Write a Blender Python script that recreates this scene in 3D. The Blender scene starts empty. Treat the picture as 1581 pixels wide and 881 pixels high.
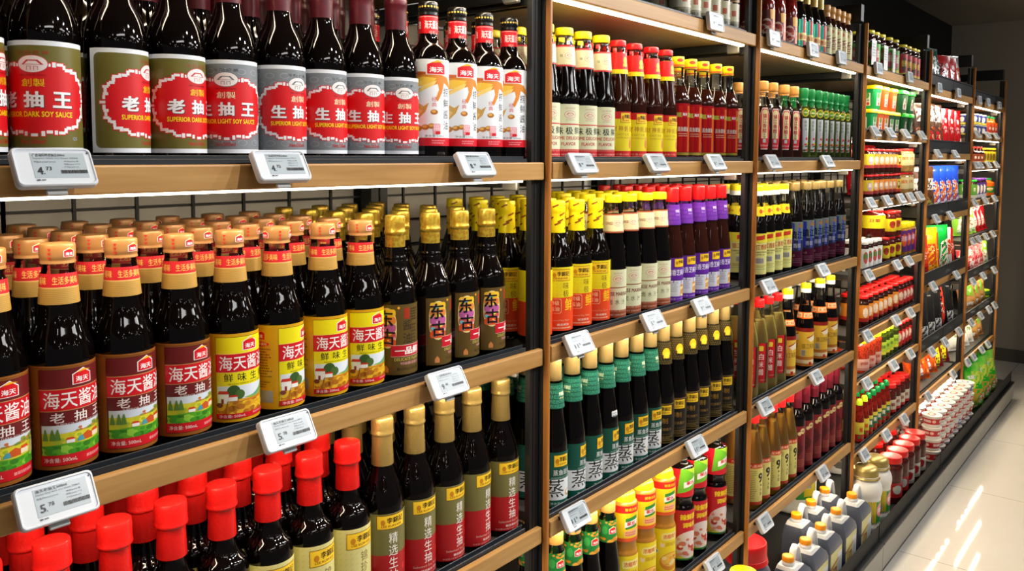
import bpy, bmesh, math, random, mathutils
from mathutils import Vector, Matrix
PI = math.pi
random.seed(7)
SC = bpy.context.scene
COL = SC.collection

# ------------------------------------------------------------------ camera, light, exposure
FPX, YAW, PITCH, ROLL = 1279.0, 0.88260, 0.071057, 0.003964
CX, CY = 790.5, 440.5 - 109.63
CAM = Vector((0.0, -0.8914, 1.45))
_cy, _sy = math.cos(YAW), math.sin(YAW)
_fw = Vector((_sy*math.cos(PITCH), _cy*math.cos(PITCH), -math.sin(PITCH)))
_r = Vector((_cy, -_sy, 0)); _u = _r.cross(_fw)
CR = _r*math.cos(ROLL) + _u*math.sin(ROLL)
CU = -_r*math.sin(ROLL) + _u*math.cos(ROLL)
cd = bpy.data.cameras.new('camera'); cam = bpy.data.objects.new('camera', cd); COL.objects.link(cam)
cam.matrix_world = Matrix(((CR.x, CU.x, -_fw.x, CAM.x), (CR.y, CU.y, -_fw.y, CAM.y), (CR.z, CU.z, -_fw.z, CAM.z), (0, 0, 0, 1)))
cd.sensor_width = 36.0; cd.lens = FPX/1581*36.0; cd.shift_y = -109.63/1581; cd.clip_start = 0.02
SC.camera = cam

SC.view_settings.view_transform = 'Standard'; SC.view_settings.look = 'None'
SC.view_settings.gamma = 1.0; SC.view_settings.use_curve_mapping = False
SC.view_settings.exposure = 0.0
SC.cycles.use_denoising = True
SC.cycles.max_bounces = 7; SC.cycles.diffuse_bounces = 3; SC.cycles.glossy_bounces = 4
SC.cycles.transmission_bounces = 6; SC.cycles.transparent_max_bounces = 12
SC.cycles.caustics_reflective = False; SC.cycles.caustics_refractive = False
SC.cycles.sample_clamp_indirect = 4.0

STRIP_W = 1.5        # watts of one LED strip of a 0.83 m shelf
STRIP_E = 11.0       # brightness of the diffuser of the strip
SPOT_W = 26.0        # ceiling track heads over the aisle
AMBIENT = 0.09
wd = bpy.data.worlds.new('store'); SC.world = wd; wd.use_nodes = True
wd.node_tree.nodes['Background'].inputs[0].default_value = (0.95, 0.97, 1.0, 1)
wd.node_tree.nodes['Background'].inputs[1].default_value = AMBIENT

def spot(x, y, z, tx, ty, tz, w, size=0.035, ang=70, col=(1, .99, .98)):
    l = bpy.data.lights.new('track_light', 'SPOT'); l.energy = w; l.shadow_soft_size = size
    l.spot_size = math.radians(ang); l.spot_blend = 0.6; l.color = col
    o = bpy.data.objects.new('track_light', l); COL.objects.link(o)
    o.location = (x, y, z); o.rotation_euler = (Vector((tx, ty, tz)) - Vector((x, y, z))).to_track_quat('-Z', 'Y').to_euler()
for sx, tx in ((1.15, .45), (1.9, 1.0), (2.8, 1.7), (3.7, 2.5), (4.6, 3.4), (5.6, 4.4)):
    spot(sx, -1.25, 2.36, tx, 0, 1.15, SPOT_W*2.35)
def arealight(x, y, z, sx, sy, w, rot, col):
    l = bpy.data.lights.new('ceiling_area_light', 'AREA'); l.shape = 'RECTANGLE'; l.size = sx; l.size_y = sy; l.energy = w; l.color = col
    o = bpy.data.objects.new('ceiling_area_light', l); COL.objects.link(o); o.location = (x, y, z); o.rotation_euler = rot
for x in (0.2, 2.4, 4.4):
    arealight(x, -2.2, 2.36, 1.2, .15, 7, (math.radians(25), 0, 0), (1, .985, .96))
arealight(5.3, -2.4, 2.36, 1.2, .15, 9, (0, math.radians(-25), 0), (1, .95, .88))  # unseen lamp, added to lighten the end wall

for x in (-1.6, -.4, .8, 2.0, 3.2, 4.4):
    for y in (-1.9, -3.1, -4.0):
        l = bpy.data.lights.new('ceiling_downlight', 'POINT'); l.energy = 1.1; l.shadow_soft_size = .03; l.color = (1, .97, .93)
        o = bpy.data.objects.new('ceiling_downlight', l); COL.objects.link(o); o.location = (x+random.uniform(-.55, .55), y+random.uniform(-.4, .4), 2.36)

# ------------------------------------------------------------------ pixel of the photograph -> point of the place, at a known depth
def at(px, py, Y):
    d = _fw*FPX + CR*(px - CX) - CU*(py - CY)
    return CAM + d*((Y - CAM.y)/d.y)
def ax(px, py, Y): return at(px, py, Y).x

# ------------------------------------------------------------------ materials
def lin(h):
    if not isinstance(h, str): return h
    o = []
    for i in (0, 2, 4):
        c = int(h[i:i+2], 16)/255.0
        o.append(c/12.92 if c <= .04045 else ((c+.055)/1.055)**2.4)
    return tuple(o)
def setin(b, k, v):
    if k in b.inputs: b.inputs[k].default_value = v
def mat(name, col, rough=.4, metal=0.0, spec=.5, trans=0.0, ior=1.45, coat=0.0, emit=0.0, bump=None, var=None):
    m = bpy.data.materials.new(name); m.use_nodes = True
    nt = m.node_tree; b = nt.nodes['Principled BSDF']
    c = lin(col)
    b.inputs['Base Color'].default_value = (*c, 1)
    b.inputs['Roughness'].default_value = rough; b.inputs['Metallic'].default_value = metal
    setin(b, 'Specular IOR Level', spec); setin(b, 'Transmission Weight', trans); setin(b, 'IOR', ior); setin(b, 'Coat Weight', coat); setin(b, 'Coat Roughness', .05)
    if emit:
        b.inputs['Emission Color'].default_value = (*c, 1); b.inputs['Emission Strength'].default_value = emit
    if bump or var:
        tc = nt.nodes.new('ShaderNodeTexCoord')
        if bump:
            n = nt.nodes.new('ShaderNodeTexNoise'); n.inputs['Scale'].default_value = bump[0]; n.inputs['Detail'].default_value = 3
            bp = nt.nodes.new('ShaderNodeBump'); bp.inputs['Strength'].default_value = bump[1]; bp.inputs['Distance'].default_value = .002
            nt.links.new(tc.outputs['Object'], n.inputs['Vector']); nt.links.new(n.outputs[0], bp.inputs['Height']); nt.links.new(bp.outputs[0], b.inputs['Normal'])
        if var:
            n = nt.nodes.new('ShaderNodeTexNoise'); n.inputs['Scale'].default_value = var[0]
            r = nt.nodes.new('ShaderNodeValToRGB')
            r.color_ramp.elements[0].position = .42; r.color_ramp.elements[1].position = .58
            r.color_ramp.elements[0].color = (*c, 1); r.color_ramp.elements[1].color = (*lin(var[1]), 1)
            nt.links.new(tc.outputs['Object'], n.inputs['Vector']); nt.links.new(n.outputs[0], r.inputs[0]); nt.links.new(r.outputs[0], b.inputs['Base Color'])
    return m
M = {}
def wood(name, c1, c2, along=0):
    m = bpy.data.materials.new(name); m.use_nodes = True; nt = m.node_tree; b = nt.nodes['Principled BSDF']
    g = nt.nodes.new('ShaderNodeNewGeometry'); mp = nt.nodes.new('ShaderNodeMapping')
    s = [26, 26, 26]; s[along] = 1.3; mp.inputs['Scale'].default_value = s
    n = nt.nodes.new('ShaderNodeTexNoise'); n.inputs['Scale'].default_value = 2.4; n.inputs['Detail'].default_value = 6; n.inputs['Distortion'].default_value = .6
    r = nt.nodes.new('ShaderNodeValToRGB'); r.color_ramp.elements[0].position = .3; r.color_ramp.elements[1].position = .7
    r.color_ramp.elements[0].color = (*lin(c1), 1); r.color_ramp.elements[1].color = (*lin(c2), 1)
    nt.links.new(g.outputs['Position'], mp.inputs[0]); nt.links.new(mp.outputs[0], n.inputs['Vector']); nt.links.new(n.outputs[0], r.inputs[0]); nt.links.new(r.outputs[0], b.inputs['Base Color'])
    b.inputs['Roughness'].default_value = .42; setin(b, 'Specular IOR Level', .35)
    return m
def printed(name, rough, metal, spec=.45, foil=False):
    m = bpy.data.materials.new(name); m.use_nodes = True; nt = m.node_tree; b = nt.nodes['Principled BSDF']
    a = nt.nodes.new('ShaderNodeAttribute'); a.attribute_name = 'col'; nt.links.new(a.outputs['Color'], b.inputs['Base Color'])
    b.inputs['Roughness'].default_value = rough; b.inputs['Metallic'].default_value = metal; setin(b, 'Specular IOR Level', spec)
    return m
def thinglass(name, tint, refl=1.0):
    m = bpy.data.materials.new(name); m.use_nodes = True; nt = m.node_tree
    nt.nodes.remove(nt.nodes['Principled BSDF']); out = nt.nodes['Material Output']
    t = nt.nodes.new('ShaderNodeBsdfTransparent'); t.inputs[0].default_value = (*lin(tint), 1)
    g = nt.nodes.new('ShaderNodeBsdfGlossy'); g.inputs['Roughness'].default_value = .03
    f = nt.nodes.new('ShaderNodeFresnel'); f.inputs[0].default_value = 1.5
    mu = nt.nodes.new('ShaderNodeMath'); mu.operation = 'MULTIPLY_ADD'; mu.inputs[1].default_value = refl; mu.inputs[2].default_value = .02
    x = nt.nodes.new('ShaderNodeMixShader')
    nt.links.new(f.outputs[0], mu.inputs[0]); nt.links.new(mu.outputs[0], x.inputs[0]); nt.links.new(t.outputs[0], x.inputs[1]); nt.links.new(g.outputs[0], x.inputs[2]); nt.links.new(x.outputs[0], out.inputs[0])
    return m
def dirt_floor():
    m = mat('glossy_tile', 'd6d2ca', .045, 0, .5); nt = m.node_tree; b = nt.nodes['Principled BSDF']
    g = nt.nodes.new('ShaderNodeNewGeometry'); n = nt.nodes.new('ShaderNodeTexNoise'); n.inputs['Scale'].default_value = 2.0; n.inputs['Detail'].default_value = 4
    r = nt.nodes.new('ShaderNodeValToRGB'); r.color_ramp.elements[0].color = (*lin('d0cabf'), 1); r.color_ramp.elements[1].color = (*lin('dcd7ce'), 1)
    br = nt.nodes.new('ShaderNodeTexBrick'); br.offset = 0; br.inputs['Scale'].default_value = 1.0; br.inputs['Mortar Size'].default_value = .0015
    br.inputs['Brick Width'].default_value = .8; br.inputs['Row Height'].default_value = .8; br.inputs['Mortar'].default_value = (*lin('8a8276'), 1)
    nt.links.new(g.outputs['Position'], n.inputs['Vector']); nt.links.new(g.outputs['Position'], br.inputs['Vector']); nt.links.new(n.outputs[0], r.inputs[0])
    nt.links.new(r.outputs[0], br.inputs['Color1']); nt.links.new(r.outputs[0], br.inputs['Color2']); nt.links.new(br.outputs['Color'], b.inputs['Base Color'])
    return m
M['floor'] = dirt_floor()
M['oak'] = wood('oak_front', 'a87a42', 'c09458'); M['oakv'] = wood('oak_edge', '9a6128', 'b87a3a', 2)
M['soffit'] = wood('soffit_laminate', '8a7350', '9c845e')
M['board'] = mat('shelf_metal', '403e3a', .5)
M['black'] = mat('black_metal', '1c1d1e', .42); M['rail'] = mat('rail_plastic', '20252a', .38); M['grey'] = mat('bracket_metal', '77756f', .4, .6)
M['fence'] = mat('tray_metal', '1e2020', .6, 0, .25); M['wire'] = mat('black_wire', '121314', .45); M['panel'] = mat('pale_panel', 'c9c4ba', .6); M['kick'] = mat('grey_laminate', '8f8d86', .45, var=(3, '96948c'))
M['wallb'] = mat('black_wall', '0f1010', .8); M['walle'] = mat('dark_taupe_wall', '8c8478', .8, bump=(40, .1)); M['ceil'] = mat('dark_ceiling', '8a847a', .85)
M['skirt'] = mat('dark_skirting', '4a463f', .6)
def ledmat():
    m = bpy.data.materials.new('led_diffuser'); m.use_nodes = True; b = m.node_tree.nodes['Principled BSDF']
    b.inputs['Base Color'].default_value = (.9, .9, .85, 1)
    b.inputs['Emission Color'].default_value = (1, .86, .64, 1); b.inputs['Emission Strength'].default_value = STRIP_E; return m
M['led'] = ledmat()
M['soy'] = mat('dark_soy_glass', '060303', .035, 0, .5); M['soyb'] = mat('brown_sauce_glass', '2a0d06', .05, 0, .6)
M['redsauce'] = mat('red_sauce_glass', '5a0f0a', .06, 0, .55, var=(60, '7c1a10')); M['chili'] = mat('chilli_in_oil', '7a1d0c', .08, 0, .6, var=(160, 'b5391a'))
M['maroonjar'] = mat('maroon_paste_glass', '3c0f0c', .06, 0, .55, var=(90, '52160f')); M['oil'] = mat('green_oil_glass', '3b4a12', .04, 0, .6, .35, 1.4)
M['amber'] = mat('amber_vinegar', 'ffb84c', .06, 0, .5, .15, 1.33); M['gold'] = mat('pale_vinegar', 'ffdc7c', .06, 0, .5, .15, 1.33); M['bean'] = mat('bean_curd_brine', '8a6a3a', .1, 0, .5, var=(50, 'a07c46'))
for k in ('amber', 'gold'):
    b = M[k].node_tree.nodes['Principled BSDF']; setin(b, 'Subsurface Weight', .55); setin(b, 'Subsurface Scale', .03); b.inputs['Subsurface Radius'].default_value = (1, .7, .3)
M['clear'] = thinglass('clear_glass', 'f6f6f0', 1.2); M['film'] = thinglass('clear_film', 'f6f4ee', 2.2)
M['print'] = printed('printed_paper', .38, 0); M['gloss'] = printed('printed_film', .22, 0, .5); M['foilp'] = printed('printed_foil', .25, .55)
for k, c, r, me in (('yel', 'f2dc12', .35, 0), ('red', 'd3161a', .3, 0), ('redf', 'd01a18', .32, 0), ('gcap', '9a8352', .3, .35), ('tan', 'a97846', .32, .15), ('org', 'f0960f', .35, 0), ('ocap', 'd0964a', .35, 0),
        ('white', 'e9e8e4', .4, 0), ('blackp', '101010', .25, 0), ('green', '0d7a3c', .35, 0), ('dgreen', '0d4a30', .3, .2), ('lime', 'b9dc1c', .4, 0), ('maroon', '5d1420', .35, .1), ('mfoil', '661424', .32, .2),
        ('purple', '6a2f9a', .35, 0), ('brightg', '16c02c', .35, 0), ('tubg', '0f8f4a', .35, 0), ('tubo', 'd2571c', .35, 0), ('tubdg', '0b4a22', .35, 0), ('greyjug', '555a68', .3, 0), ('caseW', 'd0d5dc', .3, 0), ('scr', 'a9b4bb', .25, 0), ('greyclip', '9b9a97', .4, 0),
        ('goldlid', 'b09a58', .3, .5), ('tubw', 'e4e2dc', .35, 0), ('carton', 'b8b2a0', .6, 0)):
    M[k] = mat('plastic_'+k, c, r, me)
M['goldf'] = mat('gold_foil', 'ae9254', .32, .7, bump=(260, .25)); M['yelf'] = mat('yellow_foil', 'f0d91a', .3, .1, bump=(200, .2)); M['goldr'] = mat('gold_red_foil', 'c0a83e', .28, .6, var=(150, 'a88028'))
M['maroonf'] = mat('maroon_foil', '420d18', .35, .15, var=(75, '4c101a')); M['redfoil'] = mat('red_foil', 'b4120f', .3, .05, bump=(300, .3)); M['milky'] = mat('milky_plastic', 'dcdcdc', .35, 0, .5, bump=(20, .05))
# ------------------------------------------------------------------ mesh helpers
def link(name, me, parent=None, m=None, loc=None, rot=None):
    o = bpy.data.objects.new(name, me); COL.objects.link(o)
    if m is not None and me is not None and len(me.materials) == 0: me.materials.append(m)
    if parent is not None: o.parent = parent
    if loc is not None: o.location = loc
    if rot is not None: o.rotation_euler = rot
    return o
def tag(o, label, cat, group=None):
    o['label'] = label; o['category'] = cat
    if group: o['group'] = group
    return o
def thing(name, label, cat, loc=(0, 0, 0), rz=0, group=None, rx=0, ry=0):
    o = bpy.data.objects.new(name, None); COL.objects.link(o); o.location = loc; o.rotation_euler = (rx, ry, rz); o.empty_display_size = .02
    return tag(o, label, cat, group)
def struct(name, me, m): o = link(name, me, None, m); o['kind'] = 'structure'; return o
def boxmesh(name, boxes, bev=0.0, seg=1):
    bm = bmesh.new()
    for (x0, x1, y0, y1, z0, z1) in boxes:
        r = bmesh.ops.create_cube(bm, size=1.0)
        for v in r['verts']:
            v.co = Vector(((x0+x1)/2 + v.co.x*(x1-x0), (y0+y1)/2 + v.co.y*(y1-y0), (z0+z1)/2 + v.co.z*(z1-z0)))
        if bev: bmesh.ops.bevel(bm, geom=list({e for v in r['verts'] for e in v.link_edges}), offset=bev, segments=seg, affect='EDGES', profile=.5)
    me = bpy.data.meshes.new(name); bm.to_mesh(me); bm.free(); return me
def smooth(me, ang=40):
    for p in me.polygons: p.use_smooth = True
    try: me.set_sharp_from_angle(angle=math.radians(ang))
    except Exception: pass
    return me
def chaikin(p, n=2):
    for _ in range(n):
        q = [p[0]]
        for a, b in zip(p, p[1:]):
            q += [(a[0]*.75+b[0]*.25, a[1]*.75+b[1]*.25), (a[0]*.25+b[0]*.75, a[1]*.25+b[1]*.75)]
        p = q + [p[-1]]
    return p
def lathe(name, prof, n=36, it=2, closed=True, sq=0.0, fl=None):
    """PROF in millimetres (radius, height). SQ squares the section; FL flattens (sx, sy)."""
    p = chaikin(prof, it) if it else list(prof)
    bm = bmesh.new(); rings = []
    for r, z in p:
        if r < 1e-6: rings.append([bm.verts.new((0, 0, z/1000))]); continue
        ring = []
        for i in range(n):
            a = 2*PI*(i+.5)/n; c, s = math.cos(a), math.sin(a); k = 1.0
            if sq: k = 1.0/((abs(c)**(2+sq*8) + abs(s)**(2+sq*8))**(1.0/(2+sq*8)))
            ring.append(bm.verts.new((r*k*c/1000*(fl[0] if fl else 1), r*k*s/1000*(fl[1] if fl else 1), z/1000)))
        rings.append(ring)
    for a, b in zip(rings, rings[1:]):
        if len(a) == 1 and len(b) == 1: continue
        for i in range(n):
            j = (i+1) % n
            if len(a) == 1: f = (a[0], b[j], b[i])
            elif len(b) == 1: f = (a[i], a[j], b[0])
            else: f = (a[i], a[j], b[j], b[i])
            try: bm.faces.new(f)
            except ValueError: pass
    bmesh.ops.recalc_face_normals(bm, faces=bm.faces)
    me = bpy.data.meshes.new(name); bm.to_mesh(me); bm.free(); return smooth(me, 50)
def mm(me, *ms):
    for m in ms: me.materials.append(M[m] if isinstance(m, str) else m)
    return me
def split_mat(me, z):
    """Second material above the height Z (millimetres)."""
    for p in me.polygons:
        if p.center.z*1000 > z: p.material_index = 1
    return me

# ------------------------------------------------------------------ printing: flat coloured shapes laid on a curved surface
_TX = {}
def textmesh(s, bold):
    """Glyph outlines filled by winding number; BOLD fattens by uniting shifted copies."""
    k = (s, bold)
    if k not in _TX:
        cu = bpy.data.curves.new('t', 'FONT'); cu.body = s; cu.resolution_u = 2; cu.fill_mode = 'NONE'
        o = bpy.data.objects.new('t', cu); COL.objects.link(o); bpy.context.view_layer.update()
        me = bpy.data.meshes.new_from_object(o.evaluated_get(bpy.context.evaluated_depsgraph_get()))
        V0 = [(v.co.x, v.co.y) for v in me.vertices]; E0 = [tuple(e.vertices) for e in me.edges]
        bpy.data.objects.remove(o); bpy.data.curves.remove(cu); bpy.data.meshes.remove(me)
        nxt = {}
        for a, b in E0: nxt.setdefault(a, []).append(b); nxt.setdefault(b, []).append(a)
        loops, seen = [], set()
        for v in range(len(V0)):
            if v in seen or v not in nxt: continue
            L = [v]; seen.add(v); c = (v+1) if (v+1) in nxt[v] else nxt[v][0]
            while c not in seen:
                L.append(c); seen.add(c); q = [n for n in nxt[c] if n not in seen]
                if not q: break
                c = q[0]
            if len(L) > 2: loops.append([V0[i] for i in L])
        sh = [(0, 0)] if bold <= 0 else [(-bold, -bold*.7), (bold, -bold*.7), (bold, bold*.7), (-bold, bold*.7)] + ([(0, 0), (0, bold*.7), (0, -bold*.7), (bold, 0), (-bold, 0)] if bold > .026 else [])
        vs, fs = [], []
        cells = {}
        for L in loops:             # one glyph at a time: loops that overlap in x belong together
            x0 = min(p[0] for p in L); x1 = max(p[0] for p in L); hit = [q for q in cells if q[0] < x1 and q[1] > x0]
            LL = [L]
            for q in hit: LL += cells.pop(q); x0 = min(x0, q[0]); x1 = max(x1, q[1])
            cells[(x0, x1)] = LL
        for LL in cells.values():
            P, E, segs = [], [], []
            for dx, dy in sh:
                for L in LL:
                    n0 = len(P); P += [Vector((x+dx, y+dy)) for x, y in L]; m = len(L)
                    E += [(n0+i, n0+(i+1) % m) for i in range(m)]
                    segs.append([(x+dx, y+dy) for x, y in L])
            r = mathutils.geometry.delaunay_2d_cdt(P, E, [], 0, 1e-5); pv, tri = r[0], r[2]
            n0 = len(vs); vs += [(p.x, p.y) for p in pv]
            per = max(1, len(LL))
            for t in tri:
                cx = sum(pv[i].x for i in t)/3; cy = sum(pv[i].y for i in t)/3
                for g in range(0, len(segs), per):
                    w = 0
                    for L in segs[g:g+per]:
                        for i in range(len(L)):
                            (xa, ya), (xb, yb) = L[i], L[(i+1) % len(L)]
                            if (ya <= cy) != (yb <= cy):
                                if xa+(cy-ya)/(yb-ya)*(xb-xa) > cx: w += 1 if yb > ya else -1
                    if w != 0: fs.append(tuple(n0+i for i in t)); break
        if not fs: vs, fs = [(0, 0), (1, 0), (0, 1)], [(0, 1, 2)]
        x0 = min(v[0] for v in vs); x1 = max(v[0] for v in vs); y0 = min(v[1] for v in vs); y1 = max(v[1] for v in vs)
        _TX[k] = ([((x-x0)/max(x1-x0, 1e-6)-.5, (y-y0)/max(y1-y0, 1e-6)-.5) for x, y in vs], fs, (x1-x0)/max(y1-y0, 1e-6))
    return _TX[k]
class Pr:
    """Shapes in millimetres (u across, v up)."""
    def __init__(s): s.S = []; s.B = []
    def add(s, vs, fs, c):
        x0 = min(v[0] for v in vs); x1 = max(v[0] for v in vs); y0 = min(v[1] for v in vs); y1 = max(v[1] for v in vs); k = 0
        for b in s.B:      # one layer above whatever lies under it
            if b[4] >= k and b[0] < x1 and b[1] > x0 and b[2] < y1 and b[3] > y0: k = b[4]+1
        s.B.append((x0, x1, y0, y1, k)); s.S.append((vs, fs, lin(c), k)); return s
    def rect(s, u0, v0, u1, v1, c): return s.add([(u0, v0), (u1, v0), (u1, v1), (u0, v1)], [(0, 1, 2, 3)], c)
    def poly(s, p, c): return s.add(list(p), [tuple(range(len(p)))], c)
    def rrect(s, u0, v0, u1, v1, r, c):
        P = []
        for cx, cy, a0 in ((u1-r, v1-r, 0), (u0+r, v1-r, 90), (u0+r, v0+r, 180), (u1-r, v0+r, 270)):
            P += [(cx+r*math.cos(math.radians(a0+t)), cy+r*math.sin(math.radians(a0+t))) for t in (0, 30, 60, 90)]
        return s.poly(P, c)
    def ell(s, cu, cv, ru, rv, c, n=28): return s.poly([(cu+ru*math.cos(2*PI*i/n), cv+rv*math.sin(2*PI*i/n)) for i in range(n)], c)
    def txt(s, t, cu, cv, w, h, c, b=.0):
        vs, fs, _ = textmesh(t, b); return s.add([(cu+x*w, cv+y*h) for x, y in vs], fs, c)
    def vtxt(s, t, cu, top, w, h, gap, c, b=.0):
        for i, ch in enumerate(t): s.txt(ch, cu, top-h/2-i*(h+gap), w, h, c, b)
        return s
    def multi(s, polys, c):
        vs, fs = [], []
        for p in polys:
            fs.append(tuple(range(len(vs), len(vs)+len(p)))); vs += p
        return s.add(vs, fs, c)
    def micro(s, u0, v0, u1, v1, rows, c, seed=1):
        R = random.Random(seed); P = []; dh = (v1-v0)/rows
        for i in range(rows):
            u = u0; v = v1-(i+.75)*dh; end = u1 - R.random()*(u1-u0)*.25
            while u < end:
                w = 1.0+R.random()*2.6; P.append([(u, v), (min(u+w, end), v), (min(u+w, end), v+dh*.5), (u, v+dh*.5)]); u += w+.7
        return s.multi(P, c)
    def bars(s, u0, v0, u1, v1, c='1c1c1c', bg='e8e6e0', seed=2):
        s.rect(u0, v0, u1, v1, bg); R = random.Random(seed); u = u0+1; P = []
        while u < u1-1.2:
            w = .35+R.random()*.7; P.append([(u, v0+.8), (u+w, v0+.8), (u+w, v1-.8), (u, v1-.8)]); u += w+.4+R.random()*.5
        return s.multi(P, c)
    def blobs(s, u0, v0, u1, v1, n, r, cols, seed=3, n_side=7):
        R = random.Random(seed)
        for k, c in enumerate(cols):
            P = []
            for i in range(max(1, n//len(cols))):
                cu, cv = u0+R.random()*(u1-u0), v0+R.random()*(v1-v0); rr = r*(.6+.8*R.random())
                P.append([(min(max(cu+rr*1.2*math.cos(2*PI*j/n_side), u0), u1), min(max(cv+rr*.8*math.sin(2*PI*j/n_side), v0), v1)) for j in range(n_side)])
            s.multi(P, c)
        return s
    def build(s, name, f, du=3.0, dv=None, m='print', eps=.00009, base=.0003):
        """F(u, v, off) -> point, u v in mm."""
        V, F, C, n0 = [], [], [], 0
        for vs, fs, c, k in s.S:
            bm = bmesh.new(); bv = [bm.verts.new((x, y, 0)) for x, y in vs]
            for q in fs:
                try: bm.faces.new([bv[i] for i in q])
                except ValueError: pass
            for ax_, d in ((0, du), (1, dv)):
                if not d: continue
                lo = min(v.co[ax_] for v in bm.verts); hi = max(v.co[ax_] for v in bm.verts)
                if hi-lo <= d*.6: continue
                i = math.floor(lo/d)+1
                nrm = (1, 0, 0) if ax_ == 0 else (0, 1, 0)
                while i*d < hi-1e-4:
                    co = (i*d, 0, 0) if ax_ == 0 else (0, i*d, 0)
                    bmesh.ops.bisect_plane(bm, geom=bm.verts[:]+bm.edges[:]+bm.faces[:], plane_co=co, plane_no=nrm, dist=1e-5); i += 1
            bm.verts.index_update()
            off = base + k*eps
            for v in bm.verts: V.append(f(v.co.x, v.co.y, off))
            for q in bm.faces:
                q.normal_update()
                ids = [v.index+n0 for v in q.verts]
                if q.normal.z < 0: ids.reverse()
                F.append(ids); C.append(c)
            n0 += len(bm.verts); bm.free()
        me = bpy.data.meshes.new(name); me.from_pydata(V, [], F); me.update()
        a = me.color_attributes.new('col', 'FLOAT_COLOR', 'CORNER'); buf = []
        for q, c in zip(me.polygons, C): buf += [c[0], c[1], c[2], 1.0]*q.loop_total
        a.data.foreach_set('color', buf)
        me.materials.append(M[m]); 
        for q in me.polygons: q.use_smooth = True
        return me
def cyl(R, R2=None, v0=0, v1=1):
    """Wraps u round a cylinder, or a cone from radius R at v0 to R2 at v1; u is measured at R."""
    def f(u, v, off):
        r = R if R2 is None else R + (R2-R)*(v-v0)/(v1-v0)
        a = u/R; r = r/1000 + off
        return (r*math.sin(a), -r*math.cos(a), v/1000)
    return f
def flat(y=0.0): return lambda u, v, off: (u/1000, y-off, v/1000)

# ------------------------------------------------------------------ marks that many labels share
def house_logo(p, cu, cv, s, ring='f4f2ee'):
    P = lambda k: [(cu-k, cv-.62*k), (cu+k, cv-.62*k), (cu+k, cv+.38*k), (cu+.1*k, cv+.98*k), (cu-k, cv+.45*k)]
    p.poly(P(s*1.12), ring); p.poly(P(s), 'd8121e')
    p.poly([(cu-.7*s, cv+.62*s), (cu+.1*s, cv+.98*s), (cu+1.1*s, cv+.72*s), (cu+.3*s, cv+.74*s)], 'f6b21c')
    p.txt('海天', cu, cv-.12*s, s*1.5, s*.62, 'ffffff', .015)
def gold_plate(p, u0, v0, u1, v1, sub=True):
    p.rect(u0, v0, u1, v1, '5a3a10'); p.rect(u0+.7, v0+.7, u1-.7, v1-.7, 'f0b81e'); h = v1-v0
    p.rect(u0+1.5, v0+1.5, u1-1.5, v1-1.5, 'f7cc2a'); p.ell(u0+(u1-u0)*.2, (v0+v1)/2, h*.16, h*.2, 'c8821a')
    p.txt('李錦記', u0+(u1-u0)*.62, v0+h*.62, (u1-u0)*.6, h*.42, '3a1606', .02)
    if sub: p.txt('LEE KUM KEE', (u0+u1)/2, v0+h*.23, (u1-u0)*.7, h*.14, '8a2a10', .01)
def bridge_logo(p, cu, cv, r, ink, paper='e9dcd4'):
    p.ell(cu, cv, r, r*.62, ink); p.ell(cu, cv, r*.94, r*.57, paper); p.poly([(cu-r*.7, cv-.05*r), (cu+r*.7, cv-.05*r), (cu+r*.35, cv+.28*r), (cu-r*.35, cv+.28*r)], ink)
    p.poly([(cu-r*.5, cv-.02*r), (cu+r*.5, cv-.02*r), (cu+r*.25, cv+.2*r), (cu-r*.25, cv+.2*r)], paper)
    for s in (-1, 1): p.rect(cu+s*r*.22-r*.14, cv-.42*r, cu+s*r*.22+r*.14, cv-.15*r, ink); p.rect(cu+s*r*.22-r*.1, cv-.42*r, cu+s*r*.22+r*.1, cv-.18*r, paper)
# ------------------------------------------------------------------ kinds of goods: each a list of parts (name, mesh, [sub-parts])
K = {}
def kind(key, name, cat, desc, R, H, parts): K[key] = dict(name=name, cat=cat, desc=desc, R=R/1000, H=H/1000, parts=parts)
def cap(r, z0, z1, m, top=1.2, skirt=0.0, n=32, name='cap'):
    pr = [(0, z0), (r, z0), (r, z0+.01), (r+skirt, z0+.6), (r, z1-top*2), (r-.3, z1-top), (r-top-.6, z1), (0, z1)]
    return ('cap', mm(lathe(name, pr, n, 1), m), [])
def foil(pts, m, name='foil'): return (name, mm(lathe(name, pts, 32, 1), m), [])
def lab(p, R, R2=None, v0=0, v1=1, name='label', m='print', du=3.0): return (name, p.build(name, cyl(R, R2, v0, v1), du, None, m), [])

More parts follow.
